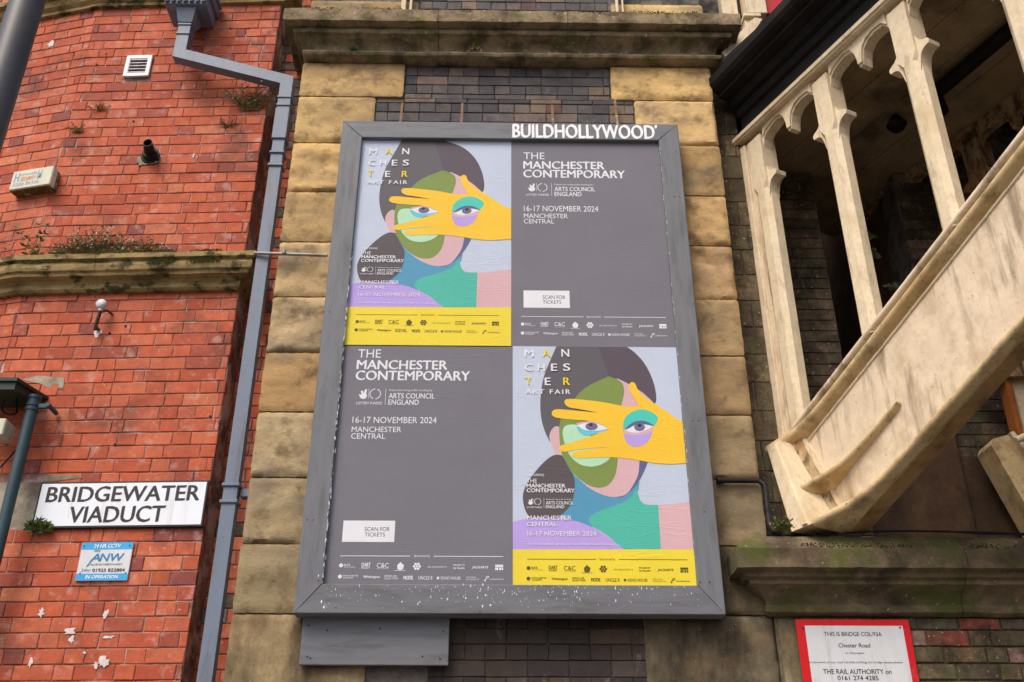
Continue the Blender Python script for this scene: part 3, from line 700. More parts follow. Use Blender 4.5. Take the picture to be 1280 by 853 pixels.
def acouncil(mb, bx):
    # lottery hand, rules, ring and the council name, drawn in the unit box of the logo
    x0, z0, x1, z1 = bx; W = x1-x0; H = z1-z0
    f = lambda u, v: (x0+u*W, z1-v*H)
    def pl(pts): flat(mb, [f(u, v) for u, v in pts], TL)
    pl([(.03, .42), (.02, .36), (.06, .38), (.045, .15), (.075, .14), (.085, .32), (.10, .04), (.125, .05), (.115, .32), (.125, .36), (.13, .50), (.11, .62), (.075, .65), (.045, .58)])
    pl([(.148, .0), (.152, .0), (.152, .62), (.148, .62)])
    for k in range(16):
        a = k*math.pi/8; c = (.235, .33); r0, r1 = .062, .075
        if k in (4, 12): continue
        pl([(c[0]+r*math.cos(b), c[1]+r*1.02*math.sin(b)*W/H) for r, b in ((r0, a), (r0, a+.3), (r1, a+.3), (r1, a))])
    pl([(.366, .0), (.371, .0), (.371, 1), (.366, 1)])
    letters(mb, 'LOTTERY FUNDED', *f(.0, .98), *f(.33, .82), tfr, bold=.01)
    letters(mb, 'Supported using public funding by', *f(.41, .17), *f(.97, .02), tfr)
    letters(mb, 'ARTS COUNCIL', *f(.41, .60), *f(1, .28), tfr, bold=.015)
    letters(mb, 'ENGLAND', *f(.41, .99), *f(.80, .67), tfr, bold=.015)
def sponsors(mb, box):
    # the two rows of sponsor marks under a divided rule; box = line start, line end, line z, bottom-row base z
    x0, x1, zl, zb = box; W = x1-x0; H = zl-zb
    X = lambda u: x0+(u-425.4)/(629-425.4)*W
    Z = lambda y: zl-(y-695.4)/(726-695.4)*H
    def rect(u0, y0, u1, y1): flat(mb, [(X(u0), Z(y1)), (X(u1), Z(y1)), (X(u1), Z(y0)), (X(u0), Z(y0))], TL)
    def disc(u, y, r, n=9): flat(mb, [(X(u)+r*math.cos(k*2*math.pi/n), Z(y)+r*math.sin(k*2*math.pi/n)) for k in range(n)], TL)
    def T(s_, u0, y0, u1, y1, **k): letters(mb, s_, X(u0), Z(y1), X(u1), Z(y0), tfr, **k)
    rect(425.4, 695.1, 512.7, 695.9); rect(542, 695.1, 629, 695.9); T('Sponsored by', 517.4, 693.6, 537.3, 697.4)
    mm = W/204
    disc(427.3, 707.5, 2.6*mm); T('BLICK', 431, 705.6, 439, 708.2, bold=.02); T('STUDIO', 431, 709, 445, 710.4)
    T('DART', 452.8, 704.2, 463.8, 709, bold=.04); T('MOUNT', 453, 709.6, 463, 711.6, bold=.03)
    T('C&C', 471.8, 704.3, 486.5, 710.3, bold=.005); T('ART SPACES', 472, 711, 486.4, 712)
    flat(mb, [(X(501+a), Z(708+b)) for a, b in [(-4, -1), (-2, -3), (0, -5), (2, -3), (4.4, -1), (3.4, 4), (0, 5), (-3.4, 4)]], TL); rect(494.5, 713.2, 507.6, 713.8)
    for k in range(6):
        a = k*math.pi/3; disc(521.6+3.4*math.cos(a), 708.3-3.4*math.sin(a), 1.7*mm, 7)
    disc(521.6, 708.3, 1.5*mm, 7)
    T('SPS ARCHITECTS', 534.8, 708, 559, 710); T('PROJECTS', 567, 705.6, 581, 708, bold=.03); T('by Studio', 567, 709, 581, 712, bold=.03)
    T('JACKARTS', 590, 707.7, 610.3, 711.4, bold=.045, shear=.25)
    rect(619, 705.8, 629, 708.8); rect(619, 709.4, 623, 712.6); rect(624, 709.4, 626.6, 712.6); rect(627.2, 709.4, 629, 712.6)
    disc(427, 721.4, 2.6*mm); T('MANCHESTER', 430.8, 719.5, 449.6, 721.2, bold=.02); T('ACADEMY', 430.8, 722, 444, 723.8, bold=.02)
    T('Whittington', 456, 720, 476.2, 724, bold=.03)
    T('SIMON LEE', 482, 719.4, 497, 721.6, bold=.02); T('GALLERY STUDIO', 482, 722.4, 499, 724.6, bold=.02)
    T('MODE.', 505.7, 720.2, 517.9, 724.8, bold=.05)
    T('UNCLE 8', 524, 720.4, 541.2, 724.8, bold=.01)
    rect(546.8, 721.2, 549.8, 724.4); T('SOHO HOUSE', 551.6, 721, 576.5, 724.6, bold=.01)
    T('CENTRAL', 583, 720.8, 596, 722.4); T('STUDIOS M', 583, 723.4, 599, 725.2)
    T('P', 606, 720.2, 611.5, 725.5, shear=.5, bold=.01); disc(606.6, 725.6, 1.1*mm, 7); T('rimavera', 612.3, 722.8, 629.4, 724.8, bold=.01, shear=.2)
def dark_poster(k, boxes, acb, scan, sc1, sc2, spons):
    global TL; TL = 5
    base = MB(); r = RECT[k]
    base.prism([(x, YP, z) for x, z in [(r[0], r[2]), (r[1], r[2]), (r[1], r[3]), (r[0], r[3])]], (0, .0018, 0))
    po = base.build('poster', 'paper_grey', bb)
    t = MB()
    for s_, bx, bd in boxes: letters(t, s_, *pbox(*bx), tfr, bold=bd)
    acouncil(t, pbox(*acb)); build_letters(t, 'p_white', po)
    s_ = MB(); q = pbox(*scan); flat(s_, [(q[0], q[1]), (q[2], q[1]), (q[2], q[3]), (q[0], q[3])], 3); s_.build('ticket_label', 'p_white', po)
    s_ = MB(); letters(s_, 'SCAN FOR', *pbox(*sc1), tfr); letters(s_, 'TICKETS', *pbox(*sc2), tfr); s_.build('ticket_lettering', 'p_pupil', po)
    s_ = MB(); sponsors(s_, spons); s_.build('sponsor_marks', 'p_white', po)
    return po
p2 = dark_poster(2, [('THE', (654.4, 190.9, 680.6, 199.2), 0), ('MANCHESTER', (654.4, 202.2, 755.3, 211.5), .03), ('CONTEMPORARY', (654.4, 213, 781, 222.6), .03),
    ('16-17 NOVEMBER 2024', (654.8, 257.6, 747.8, 264.6), 0), ('MANCHESTER', (654.8, 267.3, 709.7, 273), 0), ('CENTRAL', (654.8, 274.1, 692.8, 279.7), 0)],
    (657.8, 229.5, 743.8, 245.6), (654.4, 363.5, 712, 385), (678.4, 369.5, 706.5, 374.3), (678.4, 375.8, 701.6, 380), (onY(651.6, 396, YP).x, onY(832, 396, YP).x, onY(742, 396.4, YP).z, onY(742, 421, YP).z))
p3 = dark_poster(3, [('THE', (447.7, 437, 476.2, 447.3), 0), ('MANCHESTER', (446.3, 450.7, 559, 462), .03), ('CONTEMPORARY', (445, 464, 587.3, 475.7), .03),
    ('16-17 NOVEMBER 2024', (440.6, 521.4, 545.8, 529.2), 0), ('MANCHESTER', (439.6, 533.6, 501.6, 540.3), 0), ('CENTRAL', (439, 541.9, 481.7, 548.8), 0)],
    (446, 486.2, 543.2, 506.4), (428.4, 651, 493.4, 677.7), (455.9, 659, 487.3, 664.3), (455.9, 666, 481.3, 671), (onY(425.4, 695, YP).x, onY(629, 695, YP).x, onY(527, 695.4, YP).z, onY(527, 726, YP).z))
tag(p2, 'grey poster with white lettering, top right sheet'); tag(p3, 'creased grey poster with white lettering, bottom left sheet')
def art_poster(k):
    global TL; TL = 34
    r = RECT[k]; base = MB()
    base.prism([(x, YP-.0002, z) for x, z in [(r[0], r[2]), (r[1], r[2]), (r[1], r[3]), (r[0], r[3])]], (0, .002, 0))
    po = base.build('poster', 'paper_blue', bb)
    inks = sorted(set(a[0] for a in ART)); art = MB()
    for i, (nm, pts, sm) in enumerate(ART):
        q = smooth_poly(pts, sm) if sm else pts
        q = clip([art_pt(p[0], p[1], k) for p in q], r)
        if len(q) > 2: flat(art, q, i+2, inks.index(nm))
    o = art.build('artwork', inks, po)
    bm = bmesh.new(); bm.from_mesh(o.data); bmesh.ops.triangulate(bm, faces=bm.faces, ngon_method='EAR_CLIP'); bm.to_mesh(o.data); bm.free()
    t = MB(); A = lambda *b: abox(*b, k)
    for s_, b_, c_ in [('M', (85, 40, 143, 88), 0), ('A', (205, 40, 256, 88), 1), ('N', (330, 38, 380, 88), 0), ('C', (86, 135, 138, 182), 0), ('H', (173, 135, 218, 182), 0), ('E', (261, 135, 300, 182), 0), ('S', (342, 133, 386, 182), 0),
                       ('T', (88, 225, 130, 272), 1), ('E', (219, 228, 256, 277), 0), ('R', (342, 228, 386, 277), 1)]:
        letters(t, s_, *A(*b_), tfr, c_, bold=.02)
    letters(t, 'ART FAIR', *A(90, 306, 388, 336), tfr, bold=.02, space=1.3)
    Z = 800
    letters(t, 'FEATURING', *A(98, Z+68, 213, Z+84), tfr, bold=.01, space=1.15); letters(t, 'THE', *A(98, Z+101, 165, Z+128), tfr)
    letters(t, 'MANCHESTER', *A(98, Z+135, 355, Z+160), tfr, bold=.03); letters(t, 'CONTEMPORARY', *A(98, Z+166, 418, Z+192), tfr, bold=.03)
    acouncil(t, A(98, Z+232, 410, Z+299))
    letters(t, 'MANCHESTER', *A(100, Z+347, 397, Z+377), tfr, bold=.01); letters(t, 'CENTRAL', *A(100, Z+390, 298, Z+418), tfr, bold=.01)
    letters(t, '16-17 NOVEMBER 2024', *A(100, Z+450, 562, Z+482), tfr)
    letters(t, "THE NORTH'S LARGEST ART FAIR FOR CONTEMPORARY AND MODERN ART", *A(105, Z+533, 680, Z+543), tfr, bold=.01)
    build_letters(t, ['p_white', 'p_yellow'], po)
    t = MB(); a = art_pt(100, 1436, k); b = art_pt(1168, 1436, k); sponsors(t, (a[0], b[0], a[1], art_pt(600, 1592, k)[1])); t.build('sponsor_marks', 'p_ink', po)
    return po
p1 = art_poster(1); p4 = art_poster(4)
tag(p1, 'illustrated poster of a face behind a yellow hand, top left sheet'); tag(p4, 'illustrated poster of a face behind a yellow hand, bottom right sheet')
# paste splatter and torn paper along the frame
rnd = random.Random(4); g = MB()
def fleck(mb, x, y, z, r, rn, sq=1):
    n = rn.randint(4, 7); mb.poly([(x+r*rn.uniform(.4, 1.1)*math.cos(2*math.pi*k/n), y, z+r*sq*rn.uniform(.4, 1.1)*math.sin(2*math.pi*k/n)) for k in range(n)])
for k in range(520):
    x = rnd.uniform(XI0, XI1); c = .45+.55*math.exp(-((x+.05)/.45)**2)
    if rnd.random() > c: continue
    z = ZI0-rnd.uniform(0, .15)*rnd.random()**.6; r = rnd.choice([.001, .001, .0015, .002, .0025, .0035 if x > -.45 else .002])
    if z < ZO0+.005: continue
    fleck(g, x, -.0009, z, r, rnd, rnd.choice([1, 1, 1.6, 3]))
for x, yy in [(398, 720), (402, 752), (405, 759), (607, 744), (603, 758), (582, 748), (613, 757)]:
    p = onY(x, yy, 0); fleck(g, p.x, -.001, p.z, .006, rnd, 1.5)
g.build('paste_splatter', 'plain_white', fbot)
g = MB()
for side_, n in ((0, 110), (1, 35)):
    for k in range(n):
        z = rnd.uniform(ZI0, ZI1 if side_ else ZI0+2.1); x = (XI0 if side_ == 0 else XI1)+rnd.gauss(0, .003); L_ = rnd.uniform(.006, .035); w_ = rnd.uniform(.0004, .0018)
        g.poly([(x-w_, -.001, z), (x+w_, -.001, z+.004), (x+w_*.6, -.001, z+L_), (x-w_*.8, -.001, z+L_*.8)])
g.build('torn_paper', 'plain_white', bb)
# hooks at the top
for (x, y0_) in [(501, 130), (577, 130), (691, 132), (771, 126)]:
    a = onY(x, 145, .06); b = onY(x, y0_, .12); mb = MB()
    mb.box((a.x-.009, .05, ZO1-.02), (a.x+.009, .06, ZO1+.05), bev=.001); mb.prism([(a.x-.008, .055, ZO1+.04), (a.x+.008, .055, ZO1+.04), (a.x+.008, .11, b.z), (a.x-.008, .11, b.z)], (0, .006, .003))
    mb.build('hook_strap', 'rusty_steel', bb)

# small blank board under the billboard
a = onY(374, 832, .10); b = onY(562, 779, .10)
bo = thing('blank_board', 'small blank grey board screwed to the wall under the billboard', 'board', ((a.x+b.x)/2, .1, a.z))
g = MB(); g.box((a.x, .085, a.z), (b.x, .112, b.z+.03), bev=.003); g.build('board', 'frame_paint_across', bo)
g = MB()
for (x, y) in [(384, 821), (388, 823), (550, 824), (528, 821), (409, 788), (386, 782), (554, 789), (475, 786)]:
    p = onY(x, y, .084); g.prism([(p.x+.005*math.cos(k*1.05), .0835, p.z+.005*math.sin(k*1.05)) for k in range(6)], (0, .003, 0))
g.build('screw_heads', 'dark_gap', bo)

# ================================================================== square downpipe
dp = thing('downpipe', 'square grey rainwater downpipe with hopper head between brick corner and stone pier', 'downpipe', (-1.55, .1, 0))
def sq_pipe(mb, path, wx, wy):
    # rectangular pipe in the plane y = const, mitred at the bends
    P = [Vector(p) for p in path]; rings = []
    for k, p in enumerate(P):
        d0 = (P[k]-P[k-1]).normalized() if k else (P[1]-P[0]).normalized()
        d1_ = (P[k+1]-P[k]).normalized() if k < len(P)-1 else d0
        n0 = Vector((-d0.z, 0, d0.x)); n1 = Vector((-d1_.z, 0, d1_.x)); m_ = (n0+n1)/(1+n0.dot(n1))
        rings.append([p+m_*wx/2*sx+Vector((0, wy/2*sy, 0)) for sx, sy in ((-1, -1), (1, -1), (1, 1), (-1, 1))])
    mb.sweep(rings, 0, True, True)
YD = .15
def dpt(x, y): p = onY(x, y, YD-.04); return Vector((p.x, YD, p.z))
xv = -1.532
pB = dpt(230, 36); pC = dpt(227, 62); pD = Vector((xv, YD, dpt(350, 98).z))
g = MB(); sq_pipe(g, [Vector((pB.x, YD, pB.z+.05)), Vector((pB.x, YD, pC.z-.03)), Vector((xv, YD, pD.z-.01)), Vector((xv, YD, pD.z-.28))], .088, .078); g.build('offset_bend', 'grey_paint', dp)
g = MB(); sq_pipe(g, [Vector((xv, YD, pD.z-.2)), Vector((xv, YD, 0.02))], .080, .07); g.build('pipe', 'grey_paint', dp)
def band(z, h=.018, ex=.008, x=None):
    x = xv if x is None else x
    m_ = MB(); m_.box((x-.043-ex, YD-.039-ex, z), (x+.043+ex, YD+.045, z+h), bev=.003); m_.build('collar', 'grey_paint', dp)
zz = lambda py: onY(345, py, YD-.05).z
band(zz(121)); band(zz(131)); band(pB.z-.0+.035, .02, .008, pB.x); band(pB.z-.055, .02, .008, pB.x)
g = MB(); g.box((xv-.050, YD-.048, zz(172)), (xv+.050, YD+.045, zz(134)), bev=.004); g.build('socket', 'grey_paint', dp)
band(zz(190)); band(zz(206), .02)
for pyy in (607, 628): zc = onY(292, pyy, YD-.05).z; band(zc, .02, .008)
zc = onY(292, 617, YD).z
g = MB(); g.box((xv+.05, YD, zc-.02), (xv+.10, YD+.06, zc+.03), bev=.004); g.build('bracket', 'grey_paint', dp)
# rivets
# hopper head: tapered neck below an ornate square box
tx, tz = pB.x, pB.z+.06
g = MB()
def rect_ring(x, hw, y0, y1, z): return [Vector((x-hw, y0, z)), Vector((x+hw, y0, z)), Vector((x+hw, y1, z)), Vector((x-hw, y1, z))]
g.sweep([rect_ring(tx, .052, YD-.05, YD+.05, tz), rect_ring(tx, .075, YD-.085, YD+.11, tz+.12), rect_ring(tx, .09, YD-.10, YD+.13, tz+.17)], 0, True, True)
hop = g.build('hopper', 'grey_paint', dp)
g = MB(); g.box((tx-.155, YD-.11, tz+.12), (tx+.155, YD+.13, tz+.225), bev=.006)
g.box((tx-.175, YD-.14, tz+.225), (tx+.175, YD+.13, tz+.30), bev=.006); g.box((tx-.19, YD-.16, tz+.30), (tx+.19, YD+.13, tz+.335), bev=.006); g.build('hopper_box', 'grey_paint', dp)
g = MB()
for k in range(7):
    x = tx-.135+k*.045; g.tube([(x, YD-.115, tz+.135), (x, YD-.125, tz+.17)], .016, 8)
g.build('hopper_ornament', 'grey_paint', dp)

# ================================================================== signs on the red wall
def plane_frame(fa, off): return lambda u, v: fa.at(u, v, off)
ss = thing('street_name_sign', 'white street name plate with black border and capitals, on the red brick wall', 'street sign', front.at(-.5, 3.41))
u0, u1, z0, z1 = -1.012, -.0, 3.412, 3.695
g = MB(); g.box((u0, -.022, z0), (u1, -.004, z1), fr=lambda p: front.at(p.x, p.z, -p.y), bev=.003); g.build('border', 'black_ink', ss)
g = MB(); g.box((u0+.012, -.0235, z0+.012), (u1-.012, -.01, z1-.012), fr=lambda p: front.at(p.x, p.z, -p.y)); g.build('plate', 'white_enamel', ss)
g = MB(); f_ = plane_frame(front, .0242)
letters(g, 'BRIDGEWATER', u0+.055, z0+.157, u1-.045, z1-.032, f_, bold=.03); letters(g, 'VIADUCT', u0+.215, z0+.030, u1-.235, z0+.128, f_, bold=.03); build_letters(g, 'black_ink', ss)
cs = thing('security_notice', 'small blue and white CCTV notice below the street name sign', 'notice', front.at(-.55, 3.1))
cu0, cz0 = front.uz(91, 727); cu1, cz1 = front.uz(162, 678.5); cz0 += 0; W_ = .302
cu0 = -.69; cu1 = -.39
g = MB(); g.box((cu0, -.013, cz0), (cu1, -.004, cz1), fr=lambda p: front.at(p.x, p.z, -p.y), bev=.002); g.build('plate', 'notice_white', cs)
g = MB(); hb = (cz1-cz0)
g.box((cu0, -.0138, cz1-hb*.19), (cu1, -.012, cz1), fr=lambda p: front.at(p.x, p.z, -p.y)); g.box((cu0, -.0138, cz0), (cu1, -.012, cz0+hb*.18), fr=lambda p: front.at(p.x, p.z, -p.y)); g.build('blue_band', 'sky_blue', cs)
f_ = plane_frame(front, .0145); g = MB(); W_ = cu1-cu0
letters(g, '24 HR CCTV', cu0+W_*.24, cz1-hb*.15, cu0+W_*.76, cz1-hb*.05, f_, bold=.03, shear=.15); letters(g, 'IN OPERATION', cu0+W_*.19, cz0+hb*.05, cu0+W_*.82, cz0+hb*.135, f_, bold=.03, shear=.15); g.build('white_lettering', 'plain_white', cs)
g = MB(); letters(g, 'NW', cu0+W_*.40, cz0+hb*.50, cu0+W_*.86, cz0+hb*.70, f_, bold=.02, shear=.15); letters(g, 'A', cu0+W_*.22, cz0+hb*.50, cu0+W_*.41, cz0+hb*.70, f_, bold=.02, shear=.15)
g.poly([f_(cu0+W_*a, cz0+hb*b) for a, b in [(.16, .36), (.19, .36), (.27, .55), (.24, .55)]])
letters(g, '24hr:', cu0+W_*.08, cz0+hb*.225, cu0+W_*.27, cz0+hb*.31, f_, shear=.1)
for r_ in (.11, .075):
    g.poly([f_(cu0+W_*(.32+r_*math.cos(a)), cz0+hb*(.70+r_*.9*math.sin(a))) for a in [.8+k*.15 for k in range(11)]]+[f_(cu0+W_*(.32+(r_-.014)*math.cos(a)), cz0+hb*(.70+(r_-.014)*.9*math.sin(a))) for a in [2.3-k*.15 for k in range(11)]])
g.build('logo', 'logo_blue', cs)
g = MB(); letters(g, 'ALARMS NORTHWEST', cu0+W_*.23, cz0+hb*.39, cu0+W_*.86, cz0+hb*.44, f_, shear=.1); letters(g, '01925 822884', cu0+W_*.30, cz0+hb*.225, cu0+W_*.92, cz0+hb*.31, f_, bold=.02); g.build('lettering', 'black_ink', cs)
g = MB()
for u, z in [(cu0+.015, cz1-.022), (cu1-.02, cz1-.022), (cu0+.022, cz0+hb*.19), (cu1-.015, cz0+hb*.19)]: g.prism([front.at(u+.004*math.cos(k*1.05), z+.004*math.sin(k*1.05), .016) for k in range(6)], -front.n*.003)
g.build('screws', 'dark_gap', cs)

# alarm bell box on the splayed wall
au0, az0 = splay.uz(11, 238, .08); au1, az1 = splay.uz(66, 209, .08)
au1 = splay.uz(62, 231, .08)[0]; az0 = splay.uz(35, 235, .08)[1]; az1 = splay.uz(38, 212, .08)[1]
ab = thing('alarm_box', 'weathered cream security alarm box with faded lettering, high on the brick wall', 'alarm box', splay.at(au0, az0))
g = MB(); g.box((au0, -.085, az0), (au1, -.03, az1), fr=lambda p: splay.at(p.x, p.z, -p.y), bev=.006); g.build('cover', 'box_cream', ab)
g = MB(); g.box((au0+.008, -.075, az0-.004), (au1-.008, .0, az1-.008), fr=lambda p: splay.at(p.x, p.z, -p.y)); g.build('base', 'box_dirty', ab)
f_ = plane_frame(splay, .086); Wa = au1-au0; Ha = az1-az0; g = MB()
letters(g, 'H', au0+Wa*.08, az0+Ha*.40, au0+Wa*.19, az0+Ha*.85, f_, bold=.02); letters(g, 'omesafe', au0+Wa*.20, az0+Ha*.68, au0+Wa*.62, az0+Ha*.84, f_); letters(g, 'H', au0+Wa*.65, az0+Ha*.42, au0+Wa*.74, az0+Ha*.88, f_, bold=.02)
letters(g, '0208 84306', au0+Wa*.08, az0+Ha*.14, au0+Wa*.72, az0+Ha*.32, f_); g.build('blue_lettering', 'faded_blue', ab)
g = MB(); letters(g, 'SECURITY', au0+Wa*.24, az0+Ha*.40, au0+Wa*.62, az0+Ha*.60, f_, bold=.02); g.build('orange_lettering', 'orange_ink', ab)
g = MB(); g.poly([f_(au0+Wa*(.70+a), az0+Ha*(.48+b)) for a, b in [(-.02, .0), (.0, .12), (.05, .16), (.03, .04), (.04, -.08), (.0, -.02), (-.03, -.14)]]); g.build('figure_mark', 'black_ink', ab)

# vent
vt = thing('air_vent', 'square white plastic louvre vent set in the brick wall', 'vent', front.at(-1.01, 6.88))
vu0, vu1, vz0, vz1 = -1.112, -.918, 6.884, 7.088
fr_ = lambda p: front.at(p.x, p.z, -p.y)
g = MB()
g.box((vu0, -.02, vz0), (vu0+.03, .0, vz1), fr=fr_, bev=.002); g.box((vu1-.03, -.02, vz0), (vu1, .0, vz1), fr=fr_, bev=.002)
g.box((vu0+.03, -.019, vz0), (vu1-.03, .0, vz0+.03), fr=fr_); g.box((vu0+.03, -.019, vz1-.03), (vu1-.03, .0, vz1), fr=fr_); g.build('frame', 'plain_white', vt)
g = MB(); g.box((vu0+.02, .012, vz0+.02), (vu1-.02, .016, vz1-.02), fr=fr_); g.build('back', 'dark_gap', vt)
for k in range(5):
    z = vz0+.04+k*.03; g = MB(); g.prism([front.at(vu0+.03, z, .016), front.at(vu0+.03, z+.004, .016), front.at(vu0+.03, z+.02, -.006), front.at(vu0+.03, z+.016, -.006)], front.e*(vu1-vu0-.06)); g.build('louvre', 'plain_white', vt)

# flue
fu, fz = front.uz(188, 196); fl = thing('flue_pipe', 'short black plastic flue pipe poking out of the brick wall', 'pipe', front.at(fu, fz))
c0 = front.at(fu, fz); nn = front.n
def disc_run(mb, segs, n=20):
    rings = []
    a = front.e; b = Vector((0, 0, 1))
    for d_, r_ in segs: rings.append([c0+(nn+front.e*.22+b*.05)*d_+(a*math.cos(2*math.pi*k/n)+b*math.sin(2*math.pi*k/n))*r_ for k in range(n)])
    mb.sweep(rings, 0, True)
g = MB(); disc_run(g, [(-.02, .068), (.012, .066), (.016, .058), (.016, .03)]); g.build('collar', 'black_plastic', fl, smooth=40)
g = MB(); disc_run(g, [(0, .052), (.05, .050), (.055, .046), (.055, .036), (.10, .036), (.105, .033), (.145, .033), (.145, .028), (.05, .028), (.05, .001)]); g.build('pipe', 'black_plastic', fl, smooth=40)
mb = blob_patch(front, fu-.02, fz-.035, .075, .05, .006, .3, 20, 8); mb.build('mortar_collar', 'cement', fl)

# dusk sensor on a bent pipe
su, sz = front.uz(127, 381, .08); sn = thing('light_sensor', 'white round sensor head on a bent brown conduit, under the stone ledge', 'sensor', front.at(su, sz))
c_ = front.at(su, sz, .08)
g = MB(); n = 18; rings = []
for k in range(9):
    t = math.pi*k/8; rings.append([c_+front.n*(-math.cos(t)*.028)+(front.e*math.cos(2*math.pi*j/n)+Vector((0, 0, 1))*math.sin(2*math.pi*j/n))*(.036*math.sin(t)**.6+.0005) for j in range(n)])
g.sweep(rings, 0, True); g.build('head', 'sensor_white', sn, smooth=60)
g = MB(); g.tube([c_+Vector((0, 0, -.028)), c_+Vector((0, 0, -.048))], .014, 12); g.build('neck', 'sensor_white', sn, smooth=40)
e2u, e2z = front.uz(123, 411)
g = MB(); g.tube([c_+Vector((.0, 0, -.045)), c_+Vector((-.006, .012, -.075)), front.at(su-.02, sz-.12, .055), front.at(su-.026, sz-.16, .04), front.at(e2u, e2z-.005, .012), front.at(e2u, e2z-.01, -.01)], .012, 10)
g.tube([c_+Vector((.0, .01, -.05)), c_+Vector((.03, .03, -.025)), front.at(su+.045, sz-.03, .0)], .008, 8); g.build('conduit', 'brown_pipe', sn, smooth=60)
blob_patch(front, e2u+.002, e2z-.035, .022, .03, .003, .4, 12, 2).build('filler', 'patch_white', sn)

# green hopper and round pipe at the left edge
gp = thing('green_rain_pipe', 'dark green box gutter with teal round pipe at the left edge', 'rain pipe', (-2.85, .2, 0))
ga = onY(0, 470, .12); gz = ga.z
def gpt(x, y, yy): return onY(x, y, yy)
A_ = gpt(58, 497, .30); Bq = gpt(22, 472, .05)
g = MB()
zt, zb2 = Bq.z, Bq.z-.075
g.prism([Vector((Bq.x-.9, .05, zt)), Vector((Bq.x, .05, zt)), Vector((A_.x-.0, .33, zt)), Vector((Bq.x-.9, .40, zt))], (0, 0, -.022)); g.build('gutter_rim', 'green_paint', gp)
g = MB(); g.prism([Vector((Bq.x-.9, .065, zt-.022)), Vector((Bq.x-.01, .065, zt-.022)), Vector((A_.x-.02, .32, zt-.022)), Vector((Bq.x-.9, .39, zt-.022))], (0, 0, -.05)); g.build('gutter_box', 'green_paint', gp)
pt_ = gpt(40, 512, .19); xg = pt_.x
g = MB(); g.tube([(xg, .19, zt-.06), (xg, .19, 0.02)], .034, 18); g.build('pipe', 'teal_pipe', gp, smooth=50)
zc = gpt(38, 505, .19).z
for dz in (0, .05, -.03):
    g = MB(); g.tube([(xg, .19, zc+dz), (xg, .19, zc+dz-.018)], .040, 18); g.build('collar', 'teal_pipe', gp, smooth=50)
g = MB(); g.box((xg, .18, zc-.03), (xg+.10, .2, zc+.0), bev=.003); g.tube([(xg+.095, .17, zc-.01), (xg+.095, .31, zc-.01)], .014, 10); g.build('bracket', 'teal_pipe', gp)
jb = onY(2, 535, .14)
jx = thing('junction_box', 'small pale grey junction box under the green gutter', 'junction box', (jb.x, .2, jb.z))
g = MB(); g.box((jb.x-.10, .10, jb.z-.06), (jb.x+.035, .24, jb.z+.045), bev=.006); g.build('box', 'box_cream', jx)
cb = MB(); q0 = onY(10, 505, .2); cb.tube([q0+Vector((.05*math.cos(a), .01*a, .05*math.sin(a))) for a in [k*.4 for k in range(15)]]+[q0+Vector((-.02, .12, .1))], .006, 7)
cb.tube([onY(0, 585, .25), onY(12, 572, .25), onY(22, 560, .25), onY(26, 550, .28)], .005, 7)
tag(cb.build('loose_cable', 'black_plastic', smooth=60), 'loops of black cable hanging under the green gutter', 'cable')

# lamp post close to the camera
D_ = 4.6; lp = CAM+ray(35, 0).normalized()*D_
g = thing('lamp_post', 'dark grey round steel lamp post crossing the top left corner', 'lamp post', (lp.x, lp.y, -.13))
rr_ = .062
mb = MB(); mb.tube([(lp.x, lp.y, 1.4), (lp.x, lp.y, 9)], rr_, 32, caps=True); mb.build('shaft', 'post_metal', g, smooth=50)
mb = MB(); mb.tube([(lp.x, lp.y, -.13), (lp.x, lp.y, 1.3), (lp.x, lp.y, 1.4)], [.1, .1, rr_], 32); mb.build('base', 'post_metal', g, smooth=50)
mb = MB(); mb.tube([(lp.x, lp.y, 9), (lp.x, lp.y-.4, 9.3), (lp.x, lp.y-1.2, 9.4)], .04, 16); mb.build('bracket_arm', 'post_metal', g, smooth=50)
mb = MB(); mb.box((lp.x-.12, lp.y-1.8, 9.34), (lp.x+.12, lp.y-1.15, 9.46), bev=.03); mb.build('lantern', 'post_metal', g)

# rod and conduits
a = onY(318, 316.5, .10); b = onY(409, 319.5, .05)
mb = MB(); mb.tube([a, b], .011, 10); mb.tube([onY(355, 317, .06)+Vector((0, 0, .0)), onY(355, 313, .06)], .012, 8)
tag(mb.build('steel_rod', 'galvanised', smooth=50), 'thin grey steel rod from downpipe to billboard frame', 'rod')
pts = [onY(897, 601, .10), onY(930, 601, .10), onY(948, 601, .10), onY(955, 606, .09), onY(958, 615, .08), onY(960, 640, .06), onY(962, 656, .03), onY(967, 665, .0), onY(977, 668, .0)]
mb = MB(); mb.tube(pts, .016, 12); mb.tube([onY(896, 601, .1), onY(904, 601, .1)], .02, 12); mb.tube([onY(959, 636, .06), onY(960, 642, .06)], .02, 12)
tag(mb.build('black_conduit', 'black_plastic', smooth=50), 'bent black conduit running from the billboard down onto the mossy ledge', 'conduit')

